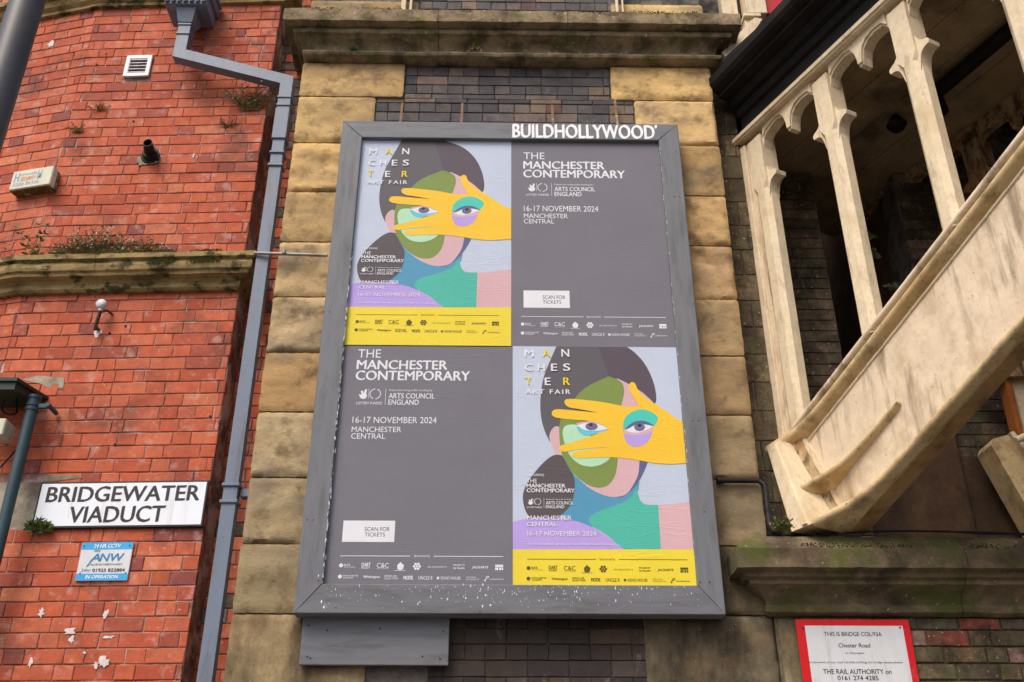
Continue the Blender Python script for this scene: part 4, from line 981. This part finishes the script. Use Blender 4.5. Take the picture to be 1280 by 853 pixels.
# ================================================================== right abutment: cornice, brick wall, notice
ab_ = thing('brick_abutment', 'mottled brick abutment wall topped by a mossy moulded stone ledge', 'wall', (2.4, .4, 0))
YA = .12
g = MB(); g.box((XR-.02, YA+.012, 0), (6, .9, 2.88)); ac = g.build('core', 'old_mortar', ab_)
LC = [(-.05, 2.88), (.02, 2.88), (.045, 2.895), (.05, 2.92), (.035, 2.94), (.045, 2.97), (.075, 3.0), (.12, 3.02), (.135, 3.025), (.135, 3.05), (.165, 3.06), (.17, 3.085), (.215, 3.095), (.215, 3.2), (.19, 3.225), (.13, 3.29), (.1, 3.30), (-.4, 3.31)]
course_stones('ledge_stone', None, LC, [[(1.515, .2), (1.515, YA), (2.55, YA)], [(2.554, YA), (3.9, YA)], [(3.904, YA), (6, YA)]], 'mossy_stone', ab_, .006)
g = MB(); g.box((1.56, .3, 2.9), (6, .9, 3.296)); g.build('ledge_bed', 'mossy_stone', ab_)
stone_block(XR-.005, 1.66, 2.05, 2.878, .125, .3, (122, 112, 92), 'sooty_stone', ab_, .006, 4)
abf = Facet((0, YA, 0), (1, 0))
bl = lay(abf, 1.67, 3.6, 2.05, 2.873, 'random', lambda r, u, z: pick(r, MIXD), seed=31, L=.232, course=.088, J=.010)
put_bricks(bl, {id(abf): ac}, 'old_brick', joined_parent=ab_)
q = [onY(x, y, .095) for x, y in [(994, 776.5), (1135, 776)]]
nx0, nx1, nzt = q[0].x, q[1].x, 2.858
ns = thing('bridge_notice', 'white notice with thick red border on the brick abutment', 'notice', ((nx0+nx1)/2, .1, 2.2))
g = MB(); g.box((nx0, .085, 2.05), (nx1, .098, nzt), bev=.003); g.build('red_border', 'red_enamel', ns)
g = MB(); g.box((nx0+.045, .0835, 2.10), (nx1-.04, .09, nzt-.034), bev=0); g.build('plate', 'notice_white', ns)
g = MB(); f_ = lambda u, v: Vector((u, .0828, v))
def nb(txt, x0, y0, x1, y1, **k):
    a = onY(x0, y1, .083); b = onY(x1, y0, .083); letters(g, txt, onY(x0, (y0+y1)/2, .083).x, a.z, onY(x1, (y0+y1)/2, .083).x, b.z, f_, **k)
nb('THIS IS BRIDGE COL/93A', 1030, 790.3, 1102, 795.3, bold=.008); nb('Chester Road', 1048, 804.5, 1087.5, 809.5, bold=.01); nb('at Deansgate', 1057, 815.3, 1080.5, 818.3)
nb('In the event of any road vehicles striking this bridge please phone', 1011, 826.8, 1128, 830); nb('THE RAIL AUTHORITY on', 1029, 836.8, 1114, 842.6, bold=.015); nb('0161 274 4285', 1047, 845, 1098, 850.5, bold=.015)
nb('as soon as possible', 1035, 856, 1112, 861)
g.build('lettering', 'black_ink', ns)
g = MB()
for x, y in [(1004, 785.5), (1125, 784.5)]: p = onY(x, y, .083); g.prism([(p.x+.005*math.cos(k*1.05), .081, p.z+.005*math.sin(k*1.05)) for k in range(6)], (0, .004, 0))
g.build('screws', 'dark_gap', ns)
mb = MB(); mb.tube([onY(x, y, -.02) for x, y in [(1020, 667.5), (1080, 665), (1130, 664), (1180, 664.5), (1240, 666), (1300, 668)]], .006, 8)
mb.tube([onY(x, y, -.03) for x, y in [(1190, 665), (1230, 668), (1300, 669.5)]], .004, 8)
tag(mb.build('ledge_cable', 'black_plastic', smooth=60), 'thin dark cable lying along the edge of the mossy ledge', 'cable')

# ================================================================== covered footbridge
AZ = R(65); E = Vector((math.cos(AZ), -math.sin(AZ), 0)); N = Vector((-math.sin(AZ), -math.cos(AZ), 0)); P0 = Vector((1.8112, .3, 0))
def W(s, t, z): p = P0+E*s+N*t; return Vector((p.x, p.y, z))
def Wf(p): return W(p.x, p.y, p.z)
fb = thing('covered_footbridge', 'cream painted covered footbridge stair with gothic columns, rising over the stone ledge', 'footbridge', (1.81, .3, 3.3))
def interp(tab, s):
    for (a, b) in zip(tab, tab[1:]):
        if a[0] <= s <= b[0]: t = (s-a[0])/(b[0]-a[0]); return a[1]+(b[1]-a[1])*t
    return tab[-1][1] if s > tab[-1][0] else tab[0][1]
def smooth_tab(tab, n=60):
    # Catmull-Rom through the points
    P = [tab[0]]+list(tab)+[tab[-1]]; out = []
    for i in range(1, len(P)-2):
        for k in range(8):
            t = k/8; r = []
            for d in (0, 1):
                p0, p1, p2, p3 = P[i-1][d], P[i][d], P[i+1][d], P[i+2][d]
                r.append(.5*((2*p1)+(-p0+p2)*t+(2*p0-5*p1+4*p2-p3)*t*t+(-p0+3*p1-3*p2+p3)*t**3))
            out.append(tuple(r))
    out.append(tab[-1]); return out
TOPC = [(-.4, 3.965-.4*.457), (4.0, 3.965+4.0*.457)]
BOTC = [(-.4, 3.153-.4*.453), (4.0, 3.153+4.0*.453)]
MIDC = [(-.4, 3.905-1.28*.455), (1.0, 3.905+.12*.455)]
def stringer(t0, t1, name, sgn=1, smax=3.8, mname='cream_streaked', smin=.08):
    ss_ = [smin+k*(smax-smin)/60 for k in range(61)]
    rings = [[W(s, t0, interp(TOPC, s)-.01), W(s, t0, interp(BOTC, s)+.01), W(s, t1, interp(BOTC, s)+.01), W(s, t1, interp(TOPC, s)-.01)] for s in ss_]
    mb = MB(); mb.sweep(rings, 0, True, True); return mb.build(name, mname, fb, smooth=30)
stringer(0, -.11, 'stringer')
# roll mouldings: a rounded bar standing proud; it flares outward towards the foot
def rail(tab, name, h, flare, s0, s1, mname='rail_paint', under=.03, n=70, tin=-.02, taper=False, lift=0.0, web=.22):
    # flare: how far the roll stands out of the panel, as a smooth run of (s, t)
    fl_ = smooth_tab(flare); rings = []; tlast = flare[-1][1]
    for k in range(n+1):
        s = s0+(s1-s0)*k/n; z = interp(tab, s); to = interp(fl_, s); hh = h; z += lift*max(0, to-tlast)
        if taper: hh = h*max(.12, math.sqrt(max(0, min(1, (s1-s)/.04)))); z -= (h-hh)/2
        q_ = hh*.5; sg_ = 1 if to > tin else -1; kx = min(q_, abs(to-tin)*.8)
        un = under+web*max(0, to-tlast)
        pr = [(tin, z+.004)]+[(to-sg_*kx+sg_*kx*math.sin(a_*math.pi/6), z-q_+q_*math.cos(a_*math.pi/6)) for a_ in range(0, 7)]+[(tin, z-hh-un)]
        rings.append([W(s, t, zz_) for t, zz_ in pr])
    mb = MB(); mb.sweep(rings, 0, True, True); return mb.build(name, mname, fb, smooth=40)
rail(TOPC, 'handrail_moulding', .060, [(-.10, .150), (.0, .115), (.12, .078), (.28, .060), (.5, .055)], -.085, 3.8, n=150, lift=.45)
rail([(a, b+.052) for a, b in TOPC], 'capping', .045, [(.0, .062), (.3, .060)], .06, 3.8, 'cream_streaked', .01, n=60)
rail([(a, b+.062) for a, b in BOTC], 'lower_moulding', .046, [(.30, .27), (.38, .215), (.49, .128), (.60, .085), (.74, .062), (1.0, .055)], .335, 3.8, n=150, under=.012, web=.03)
rail(MIDC, 'short_moulding', .040, [(.20, .205), (.26, .165), (.36, .098), (.5, .055), (.7, .040), (.9, .036)], .225, .88, under=.014, taper=True, n=60, web=.14)
rail([(a, b-.092) for a, b in TOPC], 'bead', .012, [(.0, .012), (.3, .012)], .12, 3.8, 'cream_paint', .008, n=60)
rings = []
for k in range(31):
    s = .36+3.44*k/30; z = interp(BOTC, s)+.006; rings.append([W(s, -.002, z), W(s, -.002, z-.008), W(s, -.112, z-.008), W(s, -.112, z)])
g = MB(); g.sweep(rings, 0, True, True); g.build('soffit_board', 'soffit_shade_paint', fb, smooth=30)
# leaning foot post: it stands out of the panel, more at its foot than at its head
def hexa(face, tin_, name, mname):
    # face: four (s, t, z) corners of the outer side; the inner side lies at t = tin_
    o_ = [W(*p) for p in face]; i_ = [W(p[0], tin_, p[2]) for p in face]; mb = MB()
    mb.faces(o_+i_, [(0, 1, 2, 3), (7, 6, 5, 4)]+[(k, (k+1) % 4, 4+(k+1) % 4, 4+k) for k in range(4)]); return mb.build(name, mname, fb)
hexa([(-.075, .138, 3.955), (.165, .243, 3.335), (.345, .243, 3.335), (.05, .138, 3.945)], -.12, 'foot_post', 'cream_paint')
hexa([(-.015, .147, 3.945), (.265, .254, 3.345), (.300, .254, 3.345), (.010, .147, 3.945)], .10, 'foot_moulding', 'cream_paint')
hexa([(.05, .05, 3.95), (.33, .07, 3.33), (.38, .03, 3.33), (.11, .03, 3.95)], -.05, 'foot_panel', 'shaded_rusty_cream')
hexa([(.11, .022, 3.95), (.36, .022, 3.34), (.39, .022, 3.34), (.14, .022, 3.95)], -.05, 'foot_bead', 'cream_paint')
# columns
def column(s, t_out, t_in, zb, zt, face=1):
    c = thing('column', None, None)          # gathers the pieces of one column
    return c
def make_column(s, zb, zt, tout=.052, tin=-.075, hw=.064, mname='cream_paint'):
    ch = .032; tm = (tout+tin)/2
    sec = [(-hw, tin+ch), (-hw, tout-ch), (-hw+ch, tout), (hw-ch, tout), (hw, tout-ch), (hw, tin+ch), (hw-ch, tin), (-hw+ch, tin)]
    mb = MB(); mb.prism([W(s+a, t, zb) for a, t in sec], (0, 0, 5.80-zb))
    hw2 = hw+.004
    mb2 = MB(); 
    # block above the springing is square
    mb.prism([W(s+a, t, 5.86) for a, t in [(-hw2, tin), (-hw2, tout), (hw2, tout), (hw2, tin)]], (0, 0, zt-5.86))
    mb.sweep([[W(s+a, t, 5.80) for a, t in sec], [W(s+a, t, 5.86) for a, t in [(-hw2, tin+.001), (-hw2, tout-.001), (-hw2+.001, tout), (hw2-.001, tout), (hw2, tout-.001), (hw2, tin+.001), (hw2-.001, tin), (-hw2+.001, tin)]]], 0, True)
    o = mb.build('column', mname, fb)
    # crockets: curved lugs on both sides
    for sg in (-1, 1):
        prof = [(0, 6.02), (.012, 5.96), (.035, 5.915), (.085, 5.895), (.095, 5.88), (.09, 5.855), (.06, 5.852), (.03, 5.835), (.012, 5.79), (0, 5.72)]
        q = smooth_poly([(a, b, 1) if k in (0, 9, 4, 5) else (a, b) for k, (a, b) in enumerate(prof)], 1)
        l = MB(); l.prism([W(s+sg*(hw-.006+p[0]), tout-.02, p[1]) for p in q], N*-.085); l.build('crocket', mname, o)
    return o
CS = [.78, 1.455, 2.13, 2.81, 3.49]
c1 = make_column(.10, 4.0, 6.25); tag(c1, None)
for s in CS: make_column(s, interp(TOPC, s)+.02, 6.25)
# wall post beside the first column
g = MB(); g.box((-.125, -.10, 3.95), (.0, .055, 6.27), fr=Wf, bev=.006); g.build('wall_post', 'cream_paint', fb)
g = MB(); g.box((-.03, -.10, 3.95), (.04, .035, 6.27), fr=Wf); g.build('post_fillet', 'cream_streaked', fb)
# fretwork with a cusp in each bay
def fret(sa, sb, t0, t1, name='fretwork', mname='cream_paint'):
    m_ = (sa+sb)/2; w_ = sb-sa
    low = [(sa, 6.14), (sa+.015, 6.20), (sa+.05, 6.235), (sa+.12, 6.255), (m_-.11, 6.262), (m_-.06, 6.245), (m_-.032, 6.20), (m_-.02, 6.14), (m_-.016, 6.085), (m_+.016, 6.085), (m_+.024, 6.14), (m_+.04, 6.19), (m_+.08, 6.228), (m_+.14, 6.242), (sb-.06, 6.235), (sb-.02, 6.19), (sb, 6.11)]
    q = [(s, z) for s, z in low]
    mb = MB(); mb.prism([W(s, t0, z) for s, z in q+[(sb, 6.315), (sa, 6.315)]], N*(t1-t0)); o = mb.build(name, mname, fb)
    q2 = [(s, z+.018) for s, z in q[1:-1]]
    mb = MB(); mb.prism([W(s, t0-.0, z) for s, z in q2+[(sb-.02, 6.312), (sa+.02, 6.312)]], N*.014); mb.build('fret_moulding', mname, o)
    return o
edges = [.10]+CS
for a, b in zip(edges, edges[1:]): fret(a+.07, b-.07, .03, -.045)
# beam moulding, black cornice, roof
g = MB(); prof = [(-.06, 6.30), (.085, 6.30), (.085, 6.308), (.10, 6.315), (.10, 6.345), (.085, 6.36), (-.06, 6.36)]
g.sweep([[W(s, t, z) for t, z in prof] for s in [-.13+k*.4 for k in range(11)]], 0, True, True); g.build('beam', 'cream_paint', fb)
g = MB(); prof = [(.0, 6.361), (.075, 6.361), (.075, 6.47), (.10, 6.48), (.115, 6.52), (.115, 6.54), (.15, 6.545), (.165, 6.58), (.18, 6.59), (.18, 6.605), (.255, 6.61), (.255, 6.64), (.275, 6.645), (.31, 6.66), (.33, 6.69), (.33, 6.76), (.0, 6.80)]
g.sweep([[W(s, t, z) for t, z in prof] for s in [.02+k*.38 for k in range(11)]], 0, True, True); g.build('cornice', 'black_paint', fb)
g = MB(); g.box((-.6, -2.6, 6.78), (3.9, .05, 6.86), fr=Wf); g.build('roof', 'black_paint', fb)  # widened past the far columns to shut out sky light
nb_ = 9
for k in range(nb_):
    t0 = -.045-k*.155; g = MB(); g.box((-.7, t0-.151, 6.325+.003*(k % 2)), (3.9, t0, 6.35), fr=Wf); g.build('ceiling_board', 'soffit_board', fb)
# far side of the bridge
TF = -1.36
for s in edges[1:]: make_column(s, interp(TOPC, s)-.05, 6.20, TF+.07, TF-.07, mname='shaded_rusty_cream')
for a, b in zip(edges, edges[1:]): fret(a+.07, b-.07, TF+.04, TF-.03, mname='shaded_rusty_cream')
g = MB(); g.box((-.6, TF-.1, 6.285), (3.9, TF+.06, 6.322), fr=Wf); g.build('beam', 'shaded_rusty_cream', fb)
stringer(TF+.08, TF-.08, 'stringer', mname='shaded_rusty_cream', smin=1.75)
rail(TOPC, 'handrail_moulding', .07, [(1.7, TF+.13), (4, TF+.13)], 1.75, 3.8, tin=TF+.07)
# black service duct under the ceiling
def onZ(px, py, z): d = ray(px, py); return CAM+d*((z-CAM.z)/d.z)
g = MB(); pa, pb = onZ(1168, 118, 6.25), onZ(1262, 38, 6.25); dd = (pb-pa)
g.tube([pa-dd*.05, pb+dd*.6], .05, 12); g.tube([pa, pa+Vector((.02, 0, -.16))], .045, 12); g.build('duct', 'black_paint', fb, smooth=40)
g = MB(); pc = onZ(1120, 152, 6.26); g.tube([pc+Vector((0, 0, .05)), pc+Vector((0, 0, -.03)), pc+Vector((0, 0, -.07))], [.02, .07, .045], 14); g.build('lamp_housing', 'black_paint', fb, smooth=40)

# ================================================================== sooty wall behind the bridge
sw = thing('station_wall', 'sooty dark brick wall with a black doorway behind the footbridge', 'wall', (2.5, .7, 0))
YW = .66
def wbox(x0, x1, y0, y1, z0, z1, m, nm): mb = MB(); mb.box((x0, y0, z0), (x1, y1, z1)); return mb.build(nm, m, sw)
wA = wbox(1.5, 2.36, YW+.011, .95, 3.0, 8.3, 'dark_mortar', 'left_wall')
wB = wbox(2.98, 6, YW+.011, 1.0, 3.9, 8.3, 'dark_mortar', 'right_wall')
wbox(2.36, 2.98, YW+.011, .98, 6.36, 8.3, 'dark_render', 'lintel')
wbox(2.36, 2.98, YW-.06, .98, 3.0, 4.28, 'sooty_render', 'sill_block')
wbox(2.98, 6, YW-.04, .98, 3.0, 4.02, 'sooty_render', 'plinth')
wbox(2.2, 2.36, .952, 4, 3.0, 8.3, 'dark_render', 'passage_wall'); wbox(2.98, 3.2, 1.002, 4, 3.0, 8.3, 'dark_render', 'passage_wall'); wbox(2.3, 3.1, 4, 4.2, 3.0, 8.3, 'dark_render', 'passage_wall'); wbox(2.3, 3.1, .99, 4, 4.1, 4.2, 'dark_render', 'passage_floor')
swf = Facet((0, YW, 0), (1, 0))
ts = lambda r, u, z: pick(r, SOOT)
bl = lay(swf, 1.56, 2.355, 3.3, 6.42, 'random', ts, seed=41, L=.232)
bl += lay(swf, 2.985, 3.9, 4.03, 6.42, 'random', ts, seed=43, L=.232)
put_bricks(bl, {id(swf): wA}, 'old_brick', joined_parent=sw)
# narrow strip between pier and bridge
g = MB(); g.box((XR+.005, .33, 3.29), (1.72, .6, 7.2)); nrm_ = g.build('infill', 'dark_mortar', sw)
stf = Facet((0, .32, 0), (1, 0)); bl = lay(stf, XR+.006, 1.74, 3.3, 7.1, 'random', lambda r, u, z: pick(r, BROWN), seed=47, course=.2, L=.17)
put_bricks(bl, {id(stf): nrm_}, 'old_brick')
mb = MB(); mb.box((-.62, -2.6, 0), (5.5, -2.3, 8.6), fr=Wf); mb.build('light_blocking_wall', 'dark_render', sw)  # added wall that blocks light from beyond the bridge's far side
# neighbouring stair glimpsed at the right edge
ex = thing('side_stair_frame', 'pale timber post and rail glimpsed at the right edge under the footbridge', 'frame', (3.4, .5, 4.0))
def side_prism(pts, y0, y1, m, nm): g = MB(); g.prism([onY(x, y, y0) for x, y in pts], (0, y1-y0, 0)); return g.build(nm, m, ex)
side_prism([(1239, 556), (1241, 549), (1262, 543), (1330, 618), (1330, 716)], .30, .50, 'rail_paint', 'stair_string')
side_prism([(1262, 541), (1267, 539), (1330, 606), (1330, 616)], .27, .32, 'cream_paint', 'string_moulding')
a = onY(1270, 551, .22); b = onY(1330, 523, .22)
g = MB(); g.tube([a, b], .022, 12); g.build('rail_stub', 'cream_paint', ex, smooth=50)
side_prism([(1240, 458), (1240, 471), (1340, 469), (1340, 455)], .30, .50, 'shaded_rusty_cream', 'rail')
side_prism([(1255, 471.5), (1262, 471.5), (1282, 552), (1274, 548)], .33, .42, 'orange_timber', 'timber_post')
side_prism([(1262.5, 471.5), (1330, 471), (1330, 560), (1282.5, 552)], .36, .42, 'cream_paint', 'panel')
# upper bay above the bridge roof
ub = thing('timber_window_bay', 'cream timber window bay with red panel above the black bridge cornice', 'window bay', (1.9, .2, 7.1))
def ub_box(x0, y0, x1, y1, ya, yb, m, nm, bev=.004):
    a = onY(x0, y1, ya); b = onY(x1, y0, ya); g = MB(); g.box((a.x, ya, a.z), (b.x, yb, b.z), bev=bev); g.build(nm, m, ub)
ub_box(904, -60, 912, 19, .20, .30, 'cream_paint', 'mullion'); ub_box(912.5, -60, 931, 19, .26, .30, 'window_glass', 'pane', 0)
ub_box(934, -60, 947, 16, .12, .26, 'cream_paint', 'corner_post'); ub_box(930, 16, 951, 20, .09, .26, 'cream_paint', 'post_base'); ub_box(932, 20.5, 948, 33, .12, .26, 'cream_paint', 'post_foot')
ub_box(948, -60, 1060, 17, .16, .20, 'red_board', 'red_panel')
g = MB(); P_ = [onY(x, y, .10) for x, y in [(902, 66), (907, 71), (945, 36), (953, 24), (944, 21), (932, 33)]]; g.prism(P_, (0, .12, 0)); g.build('sloping_board', 'cream_paint', ub)

# ================================================================== plants and moss
def plant(name, base, n, h, lab, cat, spread=.5, flowers=10, mats=('leaf', 'dry_leaf', 'petal'), outn=Vector((0, -1, 0)), seed=0, leafsize=.008, droop=.3, group=None):
    rn = random.Random(seed); mb = MB(); fl_ = MB()
    for k in range(n):
        a = rn.uniform(-1, 1)*spread; L_ = h*rn.uniform(.45, 1.0)
        d = Vector((math.sin(a*1.5), 0, math.cos(a)))+outn*rn.uniform(.1, .7); d.normalize()
        p = Vector(base)+Vector((rn.uniform(-1, 1)*spread*h*.3, 0, 0)); pts = [p.copy()]
        for j in range(5):
            d = (d+Vector((rn.uniform(-.2, .2), rn.uniform(-.1, .1), -droop*.12*j))).normalized(); p = p+d*L_/5; pts.append(p.copy())
        mb.tube(pts, [.0022, .0018, .0015, .0012, .001, .0007], 4, 1 if rn.random() < .5 else 0, caps=False)
        for q in pts[1:]:
            for _ in range(4):
                ld = Vector((rn.uniform(-1, 1), rn.uniform(-1, .2), rn.uniform(-.3, 1))).normalized(); s_ = leafsize*rn.uniform(.5, 1.6)
                sd_ = ld.cross(Vector((rn.random(), rn.random(), rn.random()))).normalized()*s_*.35
                mb.poly([q, q+ld*s_*.5+sd_, q+ld*s_*1.3, q+ld*s_*.5-sd_], rn.choice((0, 0, 1)))
        if flowers and rn.random() < flowers/n:
            c_ = pts[-1]; r_ = rn.uniform(.004, .007)
            fl_.poly([c_+Vector((r_*math.cos(t), -r_*.3, r_*math.sin(t))) for t in [i*.9 for i in range(7)]])
            fl_.poly([c_+Vector((r_*math.cos(t), r_*math.sin(t), 0)) for t in [i*.9 for i in range(7)]])
    root = thing(name, lab, cat, base, group)
    mb.build('foliage', [mats[0], mats[1]], root)
    if fl_.f: fl_.build('flowers', mats[2], root)
    return root
F_ = lambda px, py, off=.0: front.at(*front.uz(px, py, off), off)
plant('wall_plant', F_(311, 138, .01), 80, .25, 'large daisy-flowered weed growing at the brick corner below the diagonal pipe', 'plant', .9, 20, outn=front.n, seed=1, group='weeds rooted in the brick joints')
plant('wall_plant', F_(284, 160, .0), 14, .09, 'small dried weed left of the large daisy-flowered one', 'plant', .9, 0, ('dry_leaf', 'dry_leaf', 'petal'), front.n, 2, group='weeds rooted in the brick joints')
plant('wall_plant', F_(124, 140, .0), 16, .10, 'small brown weed with white buds, below the white vent', 'plant', 1.0, 5, ('dry_leaf', 'dry_leaf', 'petal'), front.n, 3, group='weeds rooted in the brick joints')
plant('wall_plant', F_(98, 168, .0), 16, .10, 'sparse brown weed in a joint left of the black flue', 'plant', 1.0, 3, ('leaf', 'dry_leaf', 'petal'), front.n, 4, group='weeds rooted in the brick joints')
G2 = 'weeds along the stone ledge'
for i, (x, n, h, lab) in enumerate([(117, 120, .24, 'tallest bushy flowering weed in the middle of the stone ledge'), (96, 60, .16, 'low flowering weed just left of the tallest ledge weed'), (150, 50, .15, 'low white-flowered weed right of the tallest ledge weed'), (178, 50, .15, 'small round weed further right on the stone ledge'), (72, 34, .12, 'low weed near the left bend of the ledge'), (205, 22, .07, 'tiny tuft at the right of the ledge weeds')]):
    p = F_(x, 319, .10); p = front.at(front.uz(x, 319, .1)[0], 5.235, .09)
    plant('ledge_plant', p, n, h, lab, 'plant', .8, n*.45, outn=front.n*.4, seed=20+i, leafsize=.009, group=G2)
p = splay.at(splay.uz(38, 322, .08)[0], 5.24, .07)
plant('ledge_plant', p, 5, .30, 'tall thin green stalk at the left end of the ledge', 'plant', .35, 0, ('fern', 'leaf', 'petal'), splay.n*.1, 40, .02, .2, G2)
plant('ledge_plant', splay.at(splay.uz(20, 322, .08)[0], 5.24, .07), 6, .34, 'arching dry grass blades at the far left of the ledge', 'plant', 1.4, 0, ('dry_leaf', 'dry_leaf', 'petal'), splay.n*.2, 41, .006, .8, G2)
plant('fern_tuft', F_(50, 664, .02), 40, .07, 'green fern tuft at the lower left corner of the street name sign', 'fern', 1.3, 0, ('fern', 'leaf', 'petal'), front.n, 50, .02, .8)
plant('cornice_weed', Vector((onY(592, 79, .0).x, .02, 6.90)), 26, .05, 'dark weed hanging under the big cornice above the billboard', 'plant', 1.3, 3, ('leaf', 'dry_leaf', 'petal'), Vector((0, -1, 0)), 51, .008, 2)
plant('cornice_weed', Vector((onY(440, 67, .0).x, .06, 6.92)), 20, .03, 'small bright green fern under the left part of the big cornice', 'plant', 1.3, 0, ('fern', 'fern', 'petal'), Vector((0, -1, 0)), 52, .012, 1)
plant('ledge_grass', onY(978, 664, -.02), 22, .09, 'green and straw grass tuft at the foot of the cream bridge post', 'grass tuft', .8, 0, ('fern', 'dry_leaf', 'petal'), Vector((-.3, -1, 0)), 53, .012, .8)
for (x, y, sd_) in [(1085, 288, 60), (1095, 312, 61), (1115, 352, 62)]:
    plant('doorway_plant', onY(x, y+12, .60), 5, .09, {60: 'upper pale leafy seedling in the dark doorway', 61: 'middle pale leafy seedling in the dark doorway', 62: 'lowest pale seedling in the dark doorway'}[sd_], 'plant', 1.1, 0, ('pale_leaf', 'leaf', 'petal'), Vector((0, -1, 0)), sd_, .016, .5, 'seedlings in the dark doorway')
def moss(fr, n, seed, lab, parent=None):
    rn = random.Random(seed); mb = MB()
    for k in range(n):
        c = fr(rn); r = rn.uniform(.002, .007)
        top = c+Vector((rn.uniform(-.3, .3)*r, -r*.5, r*rn.uniform(.5, 1.1)))
        ring = [c+Vector((r*math.cos(a), -.2*r*math.sin(a)-.001, r*.6*math.sin(a))) for a in (0, 1.26, 2.5, 3.77, 5.0)]
        for j in range(5): mb.poly([ring[j], ring[(j+1) % 5], top])
    o = mb.build('moss', 'moss'); return tag(o, lab, 'moss', kind='stuff')
def mrun(x0, x1, z0, z1, fa, off):
    def f(rn):
        u = rn.uniform(x0, x1); 
        while noise.noise(Vector((u*7, 3.3, 0)))+rn.uniform(-.2, .2) < -.05: u = rn.uniform(x0, x1)
        return fa.at(u, rn.uniform(z0, z1), off+rn.uniform(-.004, .004))
    return f
moss(mrun(-.60, -.10, 5.14, 5.245, front, .142), 1500, 70, 'dark moss over the right end of the red wall ledge')
moss(mrun(-1.42, -.85, 5.17, 5.245, front, .142), 1000, 71, 'dark moss over the left part of the red wall ledge')
cf = Facet((0, YS, 0), (1, 0))
moss(mrun(XL, XR, 7.165, 7.20, cf, .212), 900, 72, 'thin moss along the top edge of the big cornice')
moss(mrun(1.5, 3.8, 3.20, 3.23, abf, .210), 500, 73, 'green moss along the front edge of the lower ledge')
